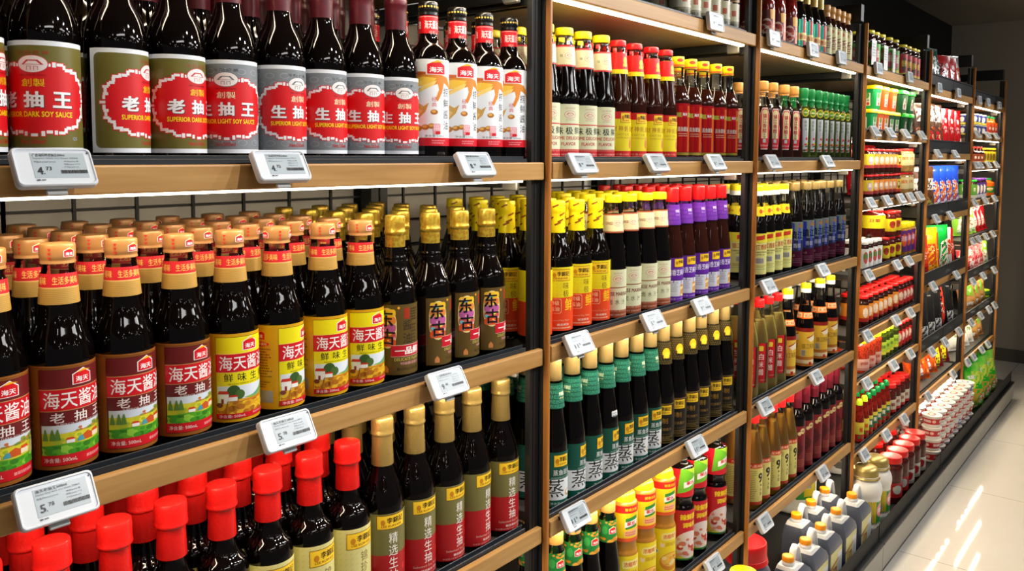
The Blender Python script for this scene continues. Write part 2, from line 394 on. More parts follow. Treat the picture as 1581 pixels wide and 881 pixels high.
def lab_olive(bg, grey):
    p = Pr(); p.rect(-70, 17, 70, 131, 'e6e9ee'); p.rrect(-65, 22, 65, 126, 6, bg)
    if grey:
        for i in range(-3, 4):
            for v in (30, 106, 117): p.ell(i*19+(7 if v == 106 else 0), v, 6, 3.6, 'a3a7aa'); p.ell(i*19+(7 if v == 106 else 0), v, 5.2, 3, bg)
    W, Q = [], []
    n = 64
    for i in range(n):
        a = 2*PI*i/n; o = (1.3, 0, -1.3, 0)[i % 4]; cu = (54.5+o)*math.copysign(abs(math.cos(a))**.82, math.cos(a)); cv = 72+(36+o)*math.copysign(abs(math.sin(a))**.82, math.sin(a))
        w, h = ((3.2, 1.5), (1.7, 2.6), (2.8, 1.6), (1.5, 2.2))[i % 4]
        W.append([(cu-w, cv-h), (cu+w, cv-h), (cu+w, cv+h), (cu-w, cv+h)]); w += .9; h += .9
        Q.append([(cu-w, cv-h), (cu+w, cv-h), (cu+w, cv+h), (cu-w, cv+h)])
    p.multi(Q, 'd8121a'); oval = lambda ru, rv: [(ru*math.copysign(abs(math.cos(2*PI*i/48))**.82, math.cos(2*PI*i/48)), 72+rv*math.copysign(abs(math.sin(2*PI*i/48))**.82, math.sin(2*PI*i/48))) for i in range(48)]
    p.poly(oval(54, 35.5), 'd8121a'); p.multi(W, 'f2f2f2')
    bridge_logo(p, 0, 107, 15, '6a6e72' if grey else 'c8323c', 'f0e4e0')
    p.txt('FEN YANG QIAO', 0, 95.6, 24, 2.2, '7a1016')
    p.txt('汾 阳 桥 牌', 0, 118.5, 30, 4, '4a4e52' if grey else 'a8281e')
    p.txt('創製', 0, 88, 22, 8, 'f0d8b0' if grey else 'f2c21a', .01)
    t = '生抽王' if grey else '老抽王'
    for i, ch in enumerate(t):
        p.txt(ch, (i-1)*27+.7, 70.3, 19, 16.5, '3a2a2a', .045); p.txt(ch, (i-1)*27, 71, 19, 16.5, 'f4f4f4', .04)
    p.txt('SUPERIOR LIGHT SOY SAUCE' if grey else 'SUPERIOR DARK SOY SAUCE', 0, 56, 74, 5.6, 'ffdc14', .02)
    p.txt('Net:500ml', -2, 28, 24, 5, 'b8221c', .01); p.txt('QS', 40, 31, 6, 4, 'aeb6d6')
    return p
def bottle(prof, ms, z=None, n=40, sq=0):
    me = mm(lathe('body', prof, n, 2, sq=sq), *ms)
    return split_mat(me, z) if z else me
def add_soy():
    for key, bg, g, cat, d in (('olive', '6c6426', 0, 'bottle', 'olive label dark soy sauce bottle'), ('grey', '7f8488', 1, 'bottle', 'grey label light soy sauce bottle')):
        kind(key, 'soy_sauce_bottle', 'bottle', d, 33.6, 278, [
            ('body', bottle([(0, 0), (30, 0), (33.4, 3), (33.4, 12), (33.4, 132), (33.4, 146), (29, 168), (18, 190), (15.5, 206), (14.5, 255), (0, 255)], ['soy']), []),
            foil([(0, 203), (16.2, 203), (16.2, 204), (16.6, 238), (17.4, 240), (17.4, 248), (16.6, 250), (16.2, 274), (14, 278), (0, 278)], 'maroonf', 'foil_cap'),
            lab(lab_olive(bg, g), 33.4)])
    p = Pr(); p.rect(-58, 16, 58, 164, 'eceef0'); p.rect(-58, 16, 58, 30, 'd01424'); p.micro(-8, 19, 18, 27, 2, 'e88890')
    R = random.Random(4)
    p.poly([(-52, 128), (-30, 142), (0, 140), (22, 134), (34, 118), (36, 108), (26, 118), (14, 124), (10, 108), (2, 92), (-2, 96), (4, 112), (2, 122), (-14, 116), (-34, 104), (-36, 108), (-22, 118), (-38, 118), (-54, 112)], 'd8842a')
    p.poly([(-44, 128), (-22, 134), (0, 132), (-6, 124), (-24, 118), (-46, 120)], 'f0c040'); p.poly([(-20, 120), (0, 128), (-4, 120), (-30, 106), (-33, 107)], 'f6d070'); p.poly([(-52, 130), (-30, 143), (0, 141), (-26, 137)], 'c85a1a')
    p.poly([(-56, 62), (-50, 58), (-30, 62), (-18, 74), (-12, 90), (-20, 84), (-34, 92), (-56, 90)], 'c89a4a'); p.poly([(-54, 78), (-34, 82), (-22, 76), (-30, 66), (-52, 64)], 'e0b868')
    for u, v, r in ((-4, 74, 6), (-44, 50, 8), (-30, 46, 7), (-18, 48, 6), (-8, 50, 6), (-52, 56, 7)): p.ell(u, v, r, r*.75, 'b06a20'); p.ell(u-1, v+1, r*.6, r*.4, 'e0a850')
    house_logo(p, 0, 148, 15); p.vtxt('捞鲜酱油', 19, 116, 13, 15, 4, '1e2428', .0); p.vtxt('经典', -4, 100, 8, 8, 1.5, 'd85a60')
    p.rrect(-6, 36, 6, 54, 1, 'e8949a'); p.rrect(-2, 36, 6, 41, 1, 'd01424'); p.micro(-5, 42, 5, 53, 4, 'f8e8e8'); p.txt('净含量:500mL', -2, 33.2, 34, 4, '6a7076'); 
    q = Pr(); q.rect(-46, 201, 46, 233, 'd41420'); q.rect(-46, 202, 46, 202.6, 'f0c8c0'); q.rect(-46, 231, 46, 231.6, 'f0c8c0')
    for k in (-1, 0, 1): q.txt('海天酱油', k*31, 219, 24, 13, 'f8e8e4', .01); q.txt('晒足', k*31, 207, 9, 4, 'f0b8a8')
    kind('crab', 'soy_sauce_bottle', 'bottle', 'white label soy sauce bottle with crab picture', 32, 256, [
        ('body', bottle([(0, 0), (29, 0), (32, 3), (32, 12), (32, 160), (32, 168), (27, 182), (17.5, 193), (15, 203), (14.5, 236), (0, 236)], ['soy']), []),
        ('cap', mm(lathe('cap', [(0, 234), (15.6, 234), (15.6, 235), (15.2, 240), (15.8, 241), (15.8, 254), (14, 256), (0, 256)], 32, 1), 'blackp'),
            [('gold_dots', (lambda g: [g.ell(u, 247, 1.5, 1.5, 'd8b040', 10) for u in range(-46, 47, 5)] and g)(Pr()).build('gold_dots', cyl(15.7), 1.5), [])]),
        ('label', p.build('label', (lambda u, v, off: cyl(32)(u, 30+(v-16)*.905, off)), 3), []), lab(q, 15, None, name='neck_label')])
def scene_red(p):
    p.rect(-36, 30, 36, 62, 'd4dde6'); p.poly([(-36, 30), (36, 30), (36, 60), (22, 57), (6, 54), (-14, 53), (-36, 54)], 'd4cc2c'); p.poly([(-10, 53), (8, 54.5), (24, 58), (36, 61), (36, 57), (20, 53)], 'b8902e'); p.blobs(-8, 53, 36, 60, 12, 2.2, ['c86a2a', '8a9a3a', '6a8a34'], 4); p.blobs(-36, 42, 36, 52, 26, 3, ['c8c42a', 'e0d83a', 'a8b828'], 8)
    p.poly([(-36, 30), (36, 30), (36, 42), (10, 40), (-12, 42), (-36, 40)], '5aa822'); p.blobs(-36, 30, 36, 40, 40, 3.4, ['2f7a1a', '8cc83a', '3f9422'], 5)
    for u in (-32, -25, -20): p.poly([(u-3, 46), (u+3, 46), (u+2, 52), (u+.6, 58), (u-.6, 58), (u-2, 52)], '5a8234')
    p.poly([(4, 42), (16, 42), (16, 48), (10, 51), (4, 48)], 'c8541c'); p.rect(16, 43, 26, 48, 'f0e0c0'); p.poly([(15, 48), (27, 48), (24, 51), (17, 51)], 'd84a1a'); p.rect(-12, 42, -4, 45.5, 'f2f0ea'); p.poly([(-13, 45.5), (-3, 45.5), (-6, 48), (-11, 48)], 'd8461a'); p.poly([(-2, 42), (6, 42), (4, 48), (0, 47)], '4a9aa8')
    p.poly([(28, 40), (36, 40), (36, 56), (30, 50)], 'c0b070')
def scene_yel(p):
    p.rect(-36, 24, 36, 60, 'dfe6ee'); p.poly([(-36, 24), (36, 24), (36, 48), (20, 42), (-36, 44)], 'e0a81c'); p.poly([(-4, 44), (10, 46), (36, 58), (36, 46), (12, 41)], '8ab040'); p.poly([(4, 44), (16, 48), (30, 52), (16, 45)], '5a9a9a')
    p.blobs(-36, 24, 36, 42, 46, 3.4, ['f2cc30', 'c8801a', 'e8b828', 'b06a18'], 6); p.poly([(-12, 40), (30, 44), (20, 40)], 'd8741c')
    p.ell(-16, 53, 8, 8, '3a5a2a'); p.ell(-9, 49, 6, 6, '4a6a30'); p.rect(-35, 38, -22, 50, 'f2efe8'); p.poly([(-36, 50), (-21, 50), (-24, 54), (-34, 54)], 'd0301a'); p.rect(-22, 41, -12, 46, 'f2efe8'); p.poly([(-22.5, 46), (-11, 46), (-13, 48.5), (-21, 48.5)], 'd0301a'); p.rect(-31, 38, -28, 44, '8a2a1a')
    p.poly([(-28, 24), (-25, 24), (-22, 42), (-24, 40)], 'a86a14'); p.ell(-33, 36, 4, 3, '7a3a2a')
def add_haitian():
    for key, y in (('htred', 0), ('htyel', 1)):
        p = Pr(); bg = 'd8a010' if y else '96581c'; pn = 'efe010' if y else '6a1a1a'
        p.rect(-103, 14, 103, 126, bg)
        if not y: p.rect(-103, 123, 103, 124, '7a4414')
        p.rect(-38, 18, 38, 122, '5a4a10' if y else '4a100e'); p.rect(-37.4, 18.6, 37.4, 121.4, pn)
        (scene_yel if y else scene_red)(p)
        if not y: p.rect(-37.4, 18.6, 37.4, 30, 'd01420')
        else: p.rect(-37.4, 18.6, 37.4, 25, 'd01420')
        p.txt('净含量: 500mL', -18, 24.4 if not y else 21.8, 32, 5.0 if not y else 4.2, 'f4e6e0'); p.micro(8, 20.5, 34, 27 if not y else 24.5, 1, 'e88888')
        p.rect(-37.4, 77, 37.4, 101, 'f0d070' if y else 'c8a060'); p.rect(-37.4, 77.7, 37.4, 100.3, 'd01420'); p.txt('海天酱油', 0, 89, 66, 18, 'f8f4f0', .008)
        if y:
            for i, ch in enumerate('鲜味生抽'): p.txt(ch, -22+i*16.5, 70.5, 11, 10.5, '20200a', .006)
            p.txt('DELICIOUS SUPERIOR LIGHT SOY SAUCE', 2, 62.5, 50, 1.8, '4a4a10')
        else: p.txt('老', -20, 70, 14, 11, 'eee6e0', .01); p.txt('抽', 3, 70, 14, 11, 'eee6e0', .01); p.txt('王', 25, 70, 13, 10, 'eee6e0', .01); p.txt('SUPERIOR DARK SOY SAUCE', 4, 62.6, 50, 2.2, 'd8c8c0')
        house_logo(p, 6, 110.5, 9.5)
        for sg in (-1, 1):
            house_logo(p, sg*62-2, 112, 7, 'd8121e'); p.ell(sg*62-2, 101, 14, 3.4, 'd8121e' if y else 'e07030'); p.txt('生活多美味', sg*62-2, 101, 22, 4.4, 'f8e8c0'); p.micro(sg*62-20, 56, sg*62+16, 96, 11, '8a5a0a' if y else 'b88a50', 9+sg)
            p.micro(sg*62-20, 42, sg*62+14, 52, 3, '8a5a0a' if y else 'b88a50', 19+sg)
            if y and sg < 0: p.rect(sg*62-18, 23, sg*62+16, 39, '9aa0a4')
        q = Pr(); q.rect(-54, 189, 54, 207, 'b8924a'); q.rect(-54, 207, 54, 222, 'c2202a'); q.rect(-54, 206.5, 54, 207.3, 'e0c078')
        for v in range(190, 206, 2): q.rect(-54, v, 54, v+.6, 'a07a38')
        for k in (-1, 0, 1): q.txt('生活多美味', k*38, 214.4, 31, 8.6, 'e2b45c', .012)
        d = Pr(); house_logo(d, 4, 243.2, 5.6); house_logo(d, -38, 243.2, 5.6); house_logo(d, 46, 243.2, 5.6)
        for v in (238, 242.5, 247): d.poly([(-16, v-1.5), (-14, v+1.8), (-18, v+1.8)], 'c0281e')
        kind(key, 'soy_sauce_bottle', 'bottle', 'yellow label soy sauce bottle' if y else 'maroon label dark soy sauce bottle', 33.2, 254, [
            ('body', bottle([(0, 0), (30, 0), (33, 3), (33, 10), (33, 118), (33.3, 134), (30, 150), (22.5, 172), (20, 188), (17.5, 220), (16, 226), (16, 236), (0, 236)], ['soy', 'clear'], 214), []),
            ('cap', mm(lathe('cap', [(0, 232), (17.6, 232), (17.6, 233), (16.8, 236), (17.8, 238), (17.8, 251), (16.8, 253.6), (0, 254)], 32, 1), 'tan'), [('cap_print', d.build('cap_print', cyl(17.9), 2), [])]),
            lab(p, 33.1), lab(q, 20.3, 17.7, 189, 222, 'neck_label')])
def add_dong():
    p = Pr(); p.rect(-48, 16, 62, 124, '4a3a18'); p.rect(-47.4, 16.6, 61.4, 123.4, '5f4a1e')
    p.poly([(-28+15*math.cos(2*PI*i/40), 88+31*math.copysign(abs(math.sin(2*PI*i/40))**.7, math.sin(2*PI*i/40))) for i in range(40)], 'f0d890')
    for i, c in enumerate(('e8582a', 'd85a58', 'c060a0', 'e88a38', 'f0c030')):
        v0 = 60+i*11.4; p.rrect(-41.5, v0, -14.5, v0+11.4, 4, c)
    p.blobs(-40, 62, -16, 114, 14, 2.6, ['f0a0c0', '70c8d0', 'f4e050'], 8); p.txt('东', -30, 103, 23, 25, '141418', .022); p.txt('古', -27, 75, 23, 25, '141418', .022)
    p.ell(-10, 119, 2, 2, 'f0a020'); p.rrect(-2, 102, 8, 118, 1, 'a03018'); p.vtxt('酱油', 4, 100, 15, 16, 4, '2a2010'); p.micro(10, 98, 26, 118, 5, '3a2c10'); p.micro(10, 64, 24, 94, 6, '43341a', 4)
    p.rect(-22, 44, 62, 62, 'f0d8c8'); p.rect(-22, 44.6, 62, 61.4, 'c8182a'); p.txt('一品鲜', 6, 53, 44, 12, 'f4efe8', .04); p.txt('DELICATE FLAVOR', 8, 40, 50, 4.6, 'c8b85a', .012); p.txt('特级酿造酱油', 10, 33.5, 36, 4.6, 'c88a88', .02)
    p.poly([(-34, 20), (-26, 20), (-26, 26), (-30, 31), (-34, 26)], 'd88a48'); p.txt('鹤山市东古调味食品', 8, 25, 42, 4.6, '2a2010')
    pts = [(0, 209), (15.4, 209), (15.4, 210), (15.2, 224), (14.8, 227), (16.4, 229), (16.4, 233), (15.2, 235), (15.6, 255), (14, 258), (0, 258)]
    kind('dong', 'soy_sauce_bottle', 'bottle', 'brown label gold foil soy sauce bottle', 33, 258, [
        ('body', bottle([(0, 0), (29, 0), (33, 3), (33, 10), (33, 124), (33, 138), (30, 150), (22, 168), (18, 178), (17.2, 184), (17.8, 187), (16.8, 190), (17.2, 193), (15.6, 197), (14.8, 212), (14.8, 240), (0, 240)], ['soy']), []),
        foil(pts, 'goldr', 'foil_cap'), lab(p, 33)])
def add_lkk():
    prof = [(0, 0), (29, 0), (33, 3), (33, 10), (33, 140), (33, 150), (29.5, 166), (20, 190), (16.5, 202), (15.6, 214), (14.6, 262), (0, 262)]
    def foilp(f):
        if f: return [(0, 206), (17.4, 206), (17.4, 207), (15.6, 250), (15.8, 252), (17.4, 253), (17.6, 256), (16.8, 258), (17.2, 277), (15.6, 280), (0, 281)]
        return [(0, 190), (18, 190), (18, 191), (16.6, 226), (16.8, 228), (19.6, 229), (20, 232), (19.2, 234), (19.2, 255), (17.6, 259), (0, 260)]
    for key, f, d in (('lkred', 0, 'cream label red foil soy bottle'), ('lkgold', 1, 'olive and red label gold foil soy bottle')):
        p = Pr()
        if f:
            p.rect(-66, 12, 66, 138, 'cfc6a8'); p.rect(-50, 12, 66, 138, '767040'); p.rect(-50, 12, 66, 74, 'b01a20'); gold_plate(p, -22, 114, 26, 136)
            p.vtxt('精选生抽', 4, 108, 15, 17, 2.2, 'f0ece2', -.002); p.rrect(22, 44, 27, 54, 1, 'd8382a'); p.txt('Selected Soy Sauce', 4, 28, 52, 4.6, 'e2b8a8'); p.txt('酿造酱油 优选', 8, 21, 34, 4, 'f0dcd0', .01); p.txt('净含量:500毫升 NET CONTENT', 2, 15.4, 60, 2.8, 'e0b0a0')
        else:
            p.rect(-66, 12, 66, 138, 'dcd288'); R = random.Random(2)
            for u in range(-64, 64, 8):
                for v in range(60, 136, 8): p.poly([(u, v), (u+3, v+3), (u+2.4, v+3.4), (u-.6, v+.4)], 'cdc274')
            gold_plate(p, -22, 108, 26, 132); p.vtxt('锦珍生抽', 6, 102, 13, 15, 2, '7a6a3a'); p.rect(-66, 12, 66, 52, 'a81a24')
        kind(key, 'soy_sauce_bottle', 'bottle', d, 33, 281 if f else 260, [('body', bottle(prof if f else [(r, z-22 if z > 170 else z*.955) for r, z in prof], ['soy']), []), foil(foilp(f), 'goldf' if f else 'redfoil', 'foil_cap'), lab(p, 33)])
def slim(R, h, capm, z, capr=17, mbody='soy', clear=True, nb=118, nr=21, cz=None):
    """A slim sauce bottle: straight foot, long taper up to a wide neck."""
    c0, c1 = z
    prof = [(0, 0), (R-3, 0), (R, 3), (R, 9), (R, nb), (R-.4, nb+10), (R-4, nb+34), (nr+.6, nb+66), (nr-1.5, c0-24), (capr-1.5, c0-8), (capr-2, c0), (capr-2, c1-6), (0, c1-6)]
    me = bottle(prof, [mbody, 'clear'] if clear else [mbody], (cz or c0-18) if clear else None)
    return [('body', me, []), cap(capr, c0, c1, capm, 1.4, .3)]
def nlab(p, key, R0, R1, v0, v1): return lab(p, R0, R1, v0, v1, 'neck_label')
def add_slim():
    # cream neck and foot label: 味极鲜 / 卤水汁
    for key, d, t, en, band in (('prime', 'cream label yellow cap seasoning bottle', '味极鲜', ('PRIME DELICATE', 'FLAVOR'), 'c8202a'), ('marin', 'pale label yellow cap marinade bottle', '卤水汁', ('CHINESE', 'MARINADE'), '9a4a2a')):
        p = Pr(); p.rect(-90, 12, 90, 113, 'dfe0bc'); p.rect(-90, 12, 90, 28, band)
        for u in range(-88, 90, 3): p.rect(u, 24, u+1, 28, 'e0a890')
        p.rect(-90, 74, 90, 76, band); bridge_logo(p, 2, 93, 12, 'c0605a', 'e8dcc0'); p.txt('汾阳桥', 2, 105, 22, 4, 'c89a8a'); p.txt('FEN YANG QIAO', 2, 83, 18, 2, 'b06a5a')
        if key == 'prime':
            for i, ch in enumerate(t): p.txt(ch, (i-1)*19, 63, 15, 14, '16301c', .01)
            p.txt(en[0], 0, 49, 58, 6.4, 'b8241c', .02); p.txt(en[1], 0, 38, 30, 6.4, 'b8241c', .02)
        else:
            p.txt('CHINESE MARINADE', 0, 62, 76, 8, '7a2a20', .02)
            for i, ch in enumerate(t): p.txt(ch, (i-1)*15, 45, 10, 11, '26381e', .0)
        p.txt('410毫升 NET CONTENT 410mL', 0, 18, 70, 4, 'f0d8c8'); p.bars(-86, 32, -62, 56); p.micro(50, 34, 86, 70, 8, '8a8a60')
        q = Pr(); q.rect(-60, 0, 60, 40, 'e4e0b8'); q.rect(-60, 0, 60, 4, band); q.rect(-60, 36, 60, 40, band)
        for u in range(-60, 60, 4): q.poly([(u, 4), (u+2, 2), (u+4, 4)], 'e8c0a0'); q.poly([(u, 36), (u+2, 38), (u+4, 36)], 'e8c0a0')
        for k in (-1, 0, 1):
            bridge_logo(q, k*42+3, 20, 10, 'c0605a', 'e8dcc0'); q.txt('汾阳桥', k*42+3, 30, 14, 3, 'c89a8a')
            if key == 'marin': q.txt('CHINESE', k*42-17, 20, 17, 6, '8a2a20', .02)
            else: q.txt('味', k*42-14, 20, 6, 6, '3a4a2a')
        zc = (243, 258) if key == 'prime' else (252, 268); b0 = 184 if key == 'prime' else 189
        fn = cyl(22.6, 19.9, 0, 40); g = lambda u, v, off, b0=b0, fn=fn: (lambda P: (P[0], P[1], P[2]+b0/1000))(fn(u, v, off))
        kind(key, 'sauce_bottle', 'bottle', d, 29.6, zc[1], slim(29.6, 0, 'yel', zc, 17.5, cz=b0+42) + [lab(p, 29.7), ('neck_label', q.build('neck_label', g, 3), [])])
    p = Pr(); p.rect(-90, 13, 90, 107, 'e6d41c'); p.rect(-90, 13, 90, 26, 'c8181c'); p.rect(-90, 92, 90, 107, 'c8181c'); gold_plate(p, -8, 84, 18, 105); 
    for i, ch in enumerate('财神蚝油'): p.txt(ch, -20+i*13, 72, 10, 12, 'a85a1a')
    p.txt('CHOY SUN', -2, 60, 30, 5, 'b8862a'); p.txt('OYSTER SAUCE', -2, 53, 30, 3.6, 'b8862a'); p.ell(20, 40, 6, 10, 'd88a4a'); p.ell(20, 52, 4, 4, 'e0a070'); p.txt('净含量:510克', -4, 19, 40, 4, 'e8b090')
    q = Pr(); q.rect(-66, 185, 66, 229, 'd41a18'); q.rect(-66, 185, 66, 194, 'eedc14')
    for k in (-1, 0, 1): q.ell(k*44+8, 212, 6, 8, 'f0a81c'); q.rect(k*44+1, 200, k*44+15, 206, 'f0a81c'); q.micro(k*44-2, 196, k*44+18, 199, 1, '7a1010')
    kind('oyster', 'sauce_bottle', 'bottle', 'red and yellow label oyster sauce bottle', 29, 255, slim(29, 0, 'red', (242, 255), 17, 'soyb', True, 118, 20.4) + [lab(p, 29.1), nlab(q, 'oy', 22.2, 18.6, 185, 229)])
    # holographic red label, yellow cap
    p = Pr(); p.rect(-90, 20, 90, 137, 'b01018'); 
    for i, c in enumerate(('c82a1c', 'e0401c', '8a0c18', 'd0201c', 'f06a28', '980e18', 'c01a20')): p.rect(-80+i*24, 26, -70+i*24, 132, c)
    for k in (-1, 0, 1): p.rect(k*60-30, 106, k*60+30, 116, 'c8c850'); p.ell(k*60+8, 112, 10, 8, 'd01c2c'); p.txt('海天', k*60+8, 112, 14, 7, 'ffffff', .02); p.txt('蒸鱼豉油', k*60+4, 78, 28, 11, 'f0e4d8', .02); p.micro(k*60-8, 60, k*60+16, 70, 2, 'e8a888'); p.bars(k*60-28, 24, k*60-16, 48)
    p.rect(-90, 18, 90, 24, 'a8983a')
    kind('holo', 'sauce_bottle', 'bottle', 'shiny red label yellow cap sauce bottle', 29.5, 246, [
        ('body', bottle([(0, 0), (27, 0), (29.5, 3), (29.5, 9), (29.5, 138), (29, 148), (24, 166), (16, 186), (14, 194), (13.4, 240), (0, 240)], ['soyb', 'clear'], 178), []),
        ('cap', mm(lathe('cap', [(0, 222), (15.2, 222), (15.2, 223), (15.2, 228), (15.8, 229), (15.8, 244), (14.4, 246), (0, 246)], 32, 1), 'yel'), [('cap_print', (lambda g: (g.ell(0, 237, 8, 4, 'd8402a'), g.ell(-36, 237, 8, 4, 'd8402a'), g.rect(-48, 224, 48, 227, 'd04a28'), g)[-1])(Pr()).build('cap_print', cyl(15.9), 2), [])]),
        lab(p, 29.6, None, m='foilp')])
    # yellow foil, yellow over orange label
    p = Pr(); p.rect(-100, 16, 100, 138, 'e8d41c'); p.rect(-100, 16, 100, 80, 'e2461a'); gold_plate(p, -20, 112, 22, 134)
    for i in range(-12, 12):
        for v in range(84, 110, 7): p.poly([(i*8, v), (i*8+3, v+3), (i*8+2.4, v+3.4), (i*8-.6, v+.4)], 'd8c216')
    p.vtxt('味极', 12, 109, 13, 13, 2, '8a6a1a'); p.txt('鲜', 19, 66, 19, 24, 'f4c81c', .01); p.rrect(-24, 50, 2, 78, 3, 'f0c090'); p.rrect(-23, 51, 1, 77, 3, 'd83e18'); p.txt('特级', -11, 70, 18, 9, 'f4d0a0', .01); p.txt('酱油', -11, 58.5, 18, 9, 'f4d0a0', .01)
    p.txt('Seasoned Soy Sauce', 0, 36, 44, 4.4, 'f0a884'); p.txt('酿造酱油', 6, 28, 24, 4.4, 'f8dcc8', .01); p.micro(-24, 19, 26, 24, 1, 'f0b898'); p.bars(-90, 20, -66, 44); p.micro(-92, 90, -60, 130, 9, 'a8901a')
    s = Pr()
    for k, (u, v) in enumerate(((-30, 210), (-8, 216), (14, 208), (34, 218), (-22, 226), (2, 234), (24, 228), (-36, 240), (-12, 250), (16, 252), (36, 242), (-2, 222))):
        s.poly([(u, v), (u+12, v+5), (u+11, v+8), (u-1, v+3)], '8a4a14')
    kind('strip', 'soy_sauce_bottle', 'bottle', 'yellow foil bottle with orange label', 32, 264, [
        ('body', bottle([(0, 0), (29, 0), (32, 3), (32, 9), (32, 142), (31.6, 152), (24, 178), (17.5, 196), (15, 210), (14.4, 250), (0, 250)], ['soy']), []),
        ('foil_cap', mm(lathe('foil_cap', [(0, 202), (17, 202), (17, 203), (15.6, 226), (15, 240), (16.2, 243), (16.2, 260), (14.8, 263.6), (0, 264)], 32, 1), 'yelf'), [('foil_print', s.build('foil_print', cyl(16.5), 2), [])]), lab(p, 32.1)])
    # purple sesame oil
    p = Pr(); p.rect(-90, 12, 90, 114, '6426a0'); p.rect(-90, 24, 90, 62, 'd8d8e2'); gold_plate(p, -8, 92, 24, 112, False)
    for k in (-1, 0, 1): p.txt('纯香芝麻油', k*60+2, 80, 50, 14, 'f2eef8', .01)
    p.poly([(8, 24), (26, 26), (24, 50), (12, 52)], 'd8a050'); p.blobs(8, 26, 26, 50, 10, 3, ['c07a2a', 'f0d8a0'], 3); p.micro(-30, 34, 4, 58, 5, 'a8a8b8'); p.txt('净含量 410毫升', 0, 18, 46, 4, 'c8b0e0'); p.rect(-90, 61, 90, 63.5, '4a1a80'); p.rect(-10, 56, -8, 66, '6426a0'); p.rect(12, 52, 14, 66, '6426a0'); p.micro(-88, 30, -48, 58, 6, '9a9ab0', 5); p.micro(40, 30, 86, 58, 6, '9a9ab0', 6)
    q = Pr(); q.rect(-66, 190, 66, 237, '6426a0')
    for v in (196, 206, 216, 226):
        for u in range(-60, 60, 16): q.txt('LEE KUM', u+(v % 3)*5, v, 13, 6, '8448bc', .01)
    for k in (-1, 0, 1): q.txt('李錦記', k*44+6, 222, 16, 7, 'e8dcf4', .02); q.txt('LEE KUM KEE', k*44+6, 213, 14, 2.4, 'd8c8ec')
    kind('sesame', 'oil_bottle', 'bottle', 'purple label sesame oil bottle with red cap', 28.6, 277, slim(28.6, 0, 'red', (243, 277), 15.6, 'soyb', True, 118, 19.2, 228) + [lab(p, 28.7), nlab(q, '', 21.6, 17.2, 190, 237)])
    # green steamed fish soy / black oyster sauce, gold caps
    p = Pr(); p.rect(-92, 4, 92, 111, '0f5244'); p.rect(-92, 4, -48, 111, 'd8d4b0'); p.micro(-88, 30, -54, 106, 14, 'a8a484'); p.bars(-84, 8, -62, 28)
    for i in range(-11, 22):
        for v in range(60, 108, 6): p.poly([(i*4.4, v), (i*4.4+2, v+2), (i*4.4+1.6, v+2.6), (i*4.4-.4, v+.6)], '1c6656')
    gold_plate(p, -16, 82, 18, 106, True); p.txt('蒸鱼豉油', 4, 71, 42, 11, 'f0f0ec', .0); p.rect(-46, 17, 92, 58, 'dfe3e4'); p.txt('蒸', -14, 40, 40, 35, '1a2224', -.012); p.ell(20, 28, 10, 7, 'c8a060'); p.ell(20, 29, 7, 4, 'f0e8d8'); p.txt('SEASONED SOY SAUCE', 2, 61, 46, 2.6, 'a8c8bc'); p.txt('净含量:410毫升', 0, 10.5, 44, 4.6, 'd8e4e0')
    q = Pr(); q.rect(-68, 194, 68, 243, '0a4a39')
    for v in (199, 208, 217, 226, 235):
        for u in range(-62, 66, 15): q.txt('LEE KUM' if (u//15) % 2 else 'KUM KEE', u+(v % 4)*3, v, 14, 7, '4aa085', .012)
    for k in (-1, 0, 1): q.txt('李錦記', k*46+8, 222, 18, 7.6, 'e8f4d0', .02); q.txt('LEE KUM KEE', k*46+8, 213.6, 16, 2.6, 'f0e8a0')
    kind('fish', 'soy_sauce_bottle', 'bottle', 'green label gold cap soy sauce bottle', 29, 288, slim(29, 0, 'gcap', (247, 288), 15.8, 'soy', True, 116, 19.6, 240) + [lab(p, 29.1), nlab(q, '', 22, 17.4, 194, 243)])
    st = Pr(); st.rrect(-16, 124, 4, 146, 2, 'e4e6ea'); st.micro(-14, 127, 2, 143, 4, '9aa0a8')
    kind('fishs', 'soy_sauce_bottle', 'bottle', 'green label soy bottle with white sticker', 29, 288, K['fish']['parts'] + [('sticker', st.build('sticker', cyl(27.6, 25.2, 120, 150), 3, base=.0008), [])])
    p = Pr(); p.rect(-92, 12, 92, 108, '17140e'); p.rect(-92, 14, 92, 15, 'a88a3a'); p.rect(-92, 105, 92, 106, 'a88a3a'); gold_plate(p, -20, 80, 20, 103, True)
    for i in range(-14, 15): p.ell(i*6.4, 34, 2.4, 2.4, '4a3c1c', 8)
    p.txt('秘制', -6, 66, 30, 13, 'b8862a', .0); p.rrect(-24, 42, -17, 52, 1, 'b01c1c'); p.txt('红烧酱汁', 4, 46, 30, 7, 'a87e3a'); p.micro(-22, 18, 26, 30, 3, '8a7030')
    q = Pr(); q.rect(-68, 197, 68, 249, '2a2414')
    for v in range(199, 248, 5):
        for u in range(-66, 66, 6): q.rect(u+(v % 2)*3, v, u+3+(v % 2)*3, v+.9, '8a7434'); q.rect(u+(v % 2)*3, v, u+.8+(v % 2)*3, v+3, '8a7434')
    for k in (-1, 0, 1): q.ell(k*46+6, 222, 11, 13, 'f0b01c'); q.rect(k*46-5, 207, k*46+17, 219, '17140e'); q.txt('李錦記', k*46+6, 214, 18, 6, 'f0c81c', .02); q.ell(k*46+6, 219, 8, 7, 'f4c83a')
    kind('blackoy', 'sauce_bottle', 'bottle', 'black label gold cap sauce bottle', 29, 288, slim(29, 0, 'gcap', (250, 288), 15.8, 'soy', True, 116, 19.6, 243) + [lab(p, 29.1), nlab(q, '', 22, 17.4, 197, 249)])
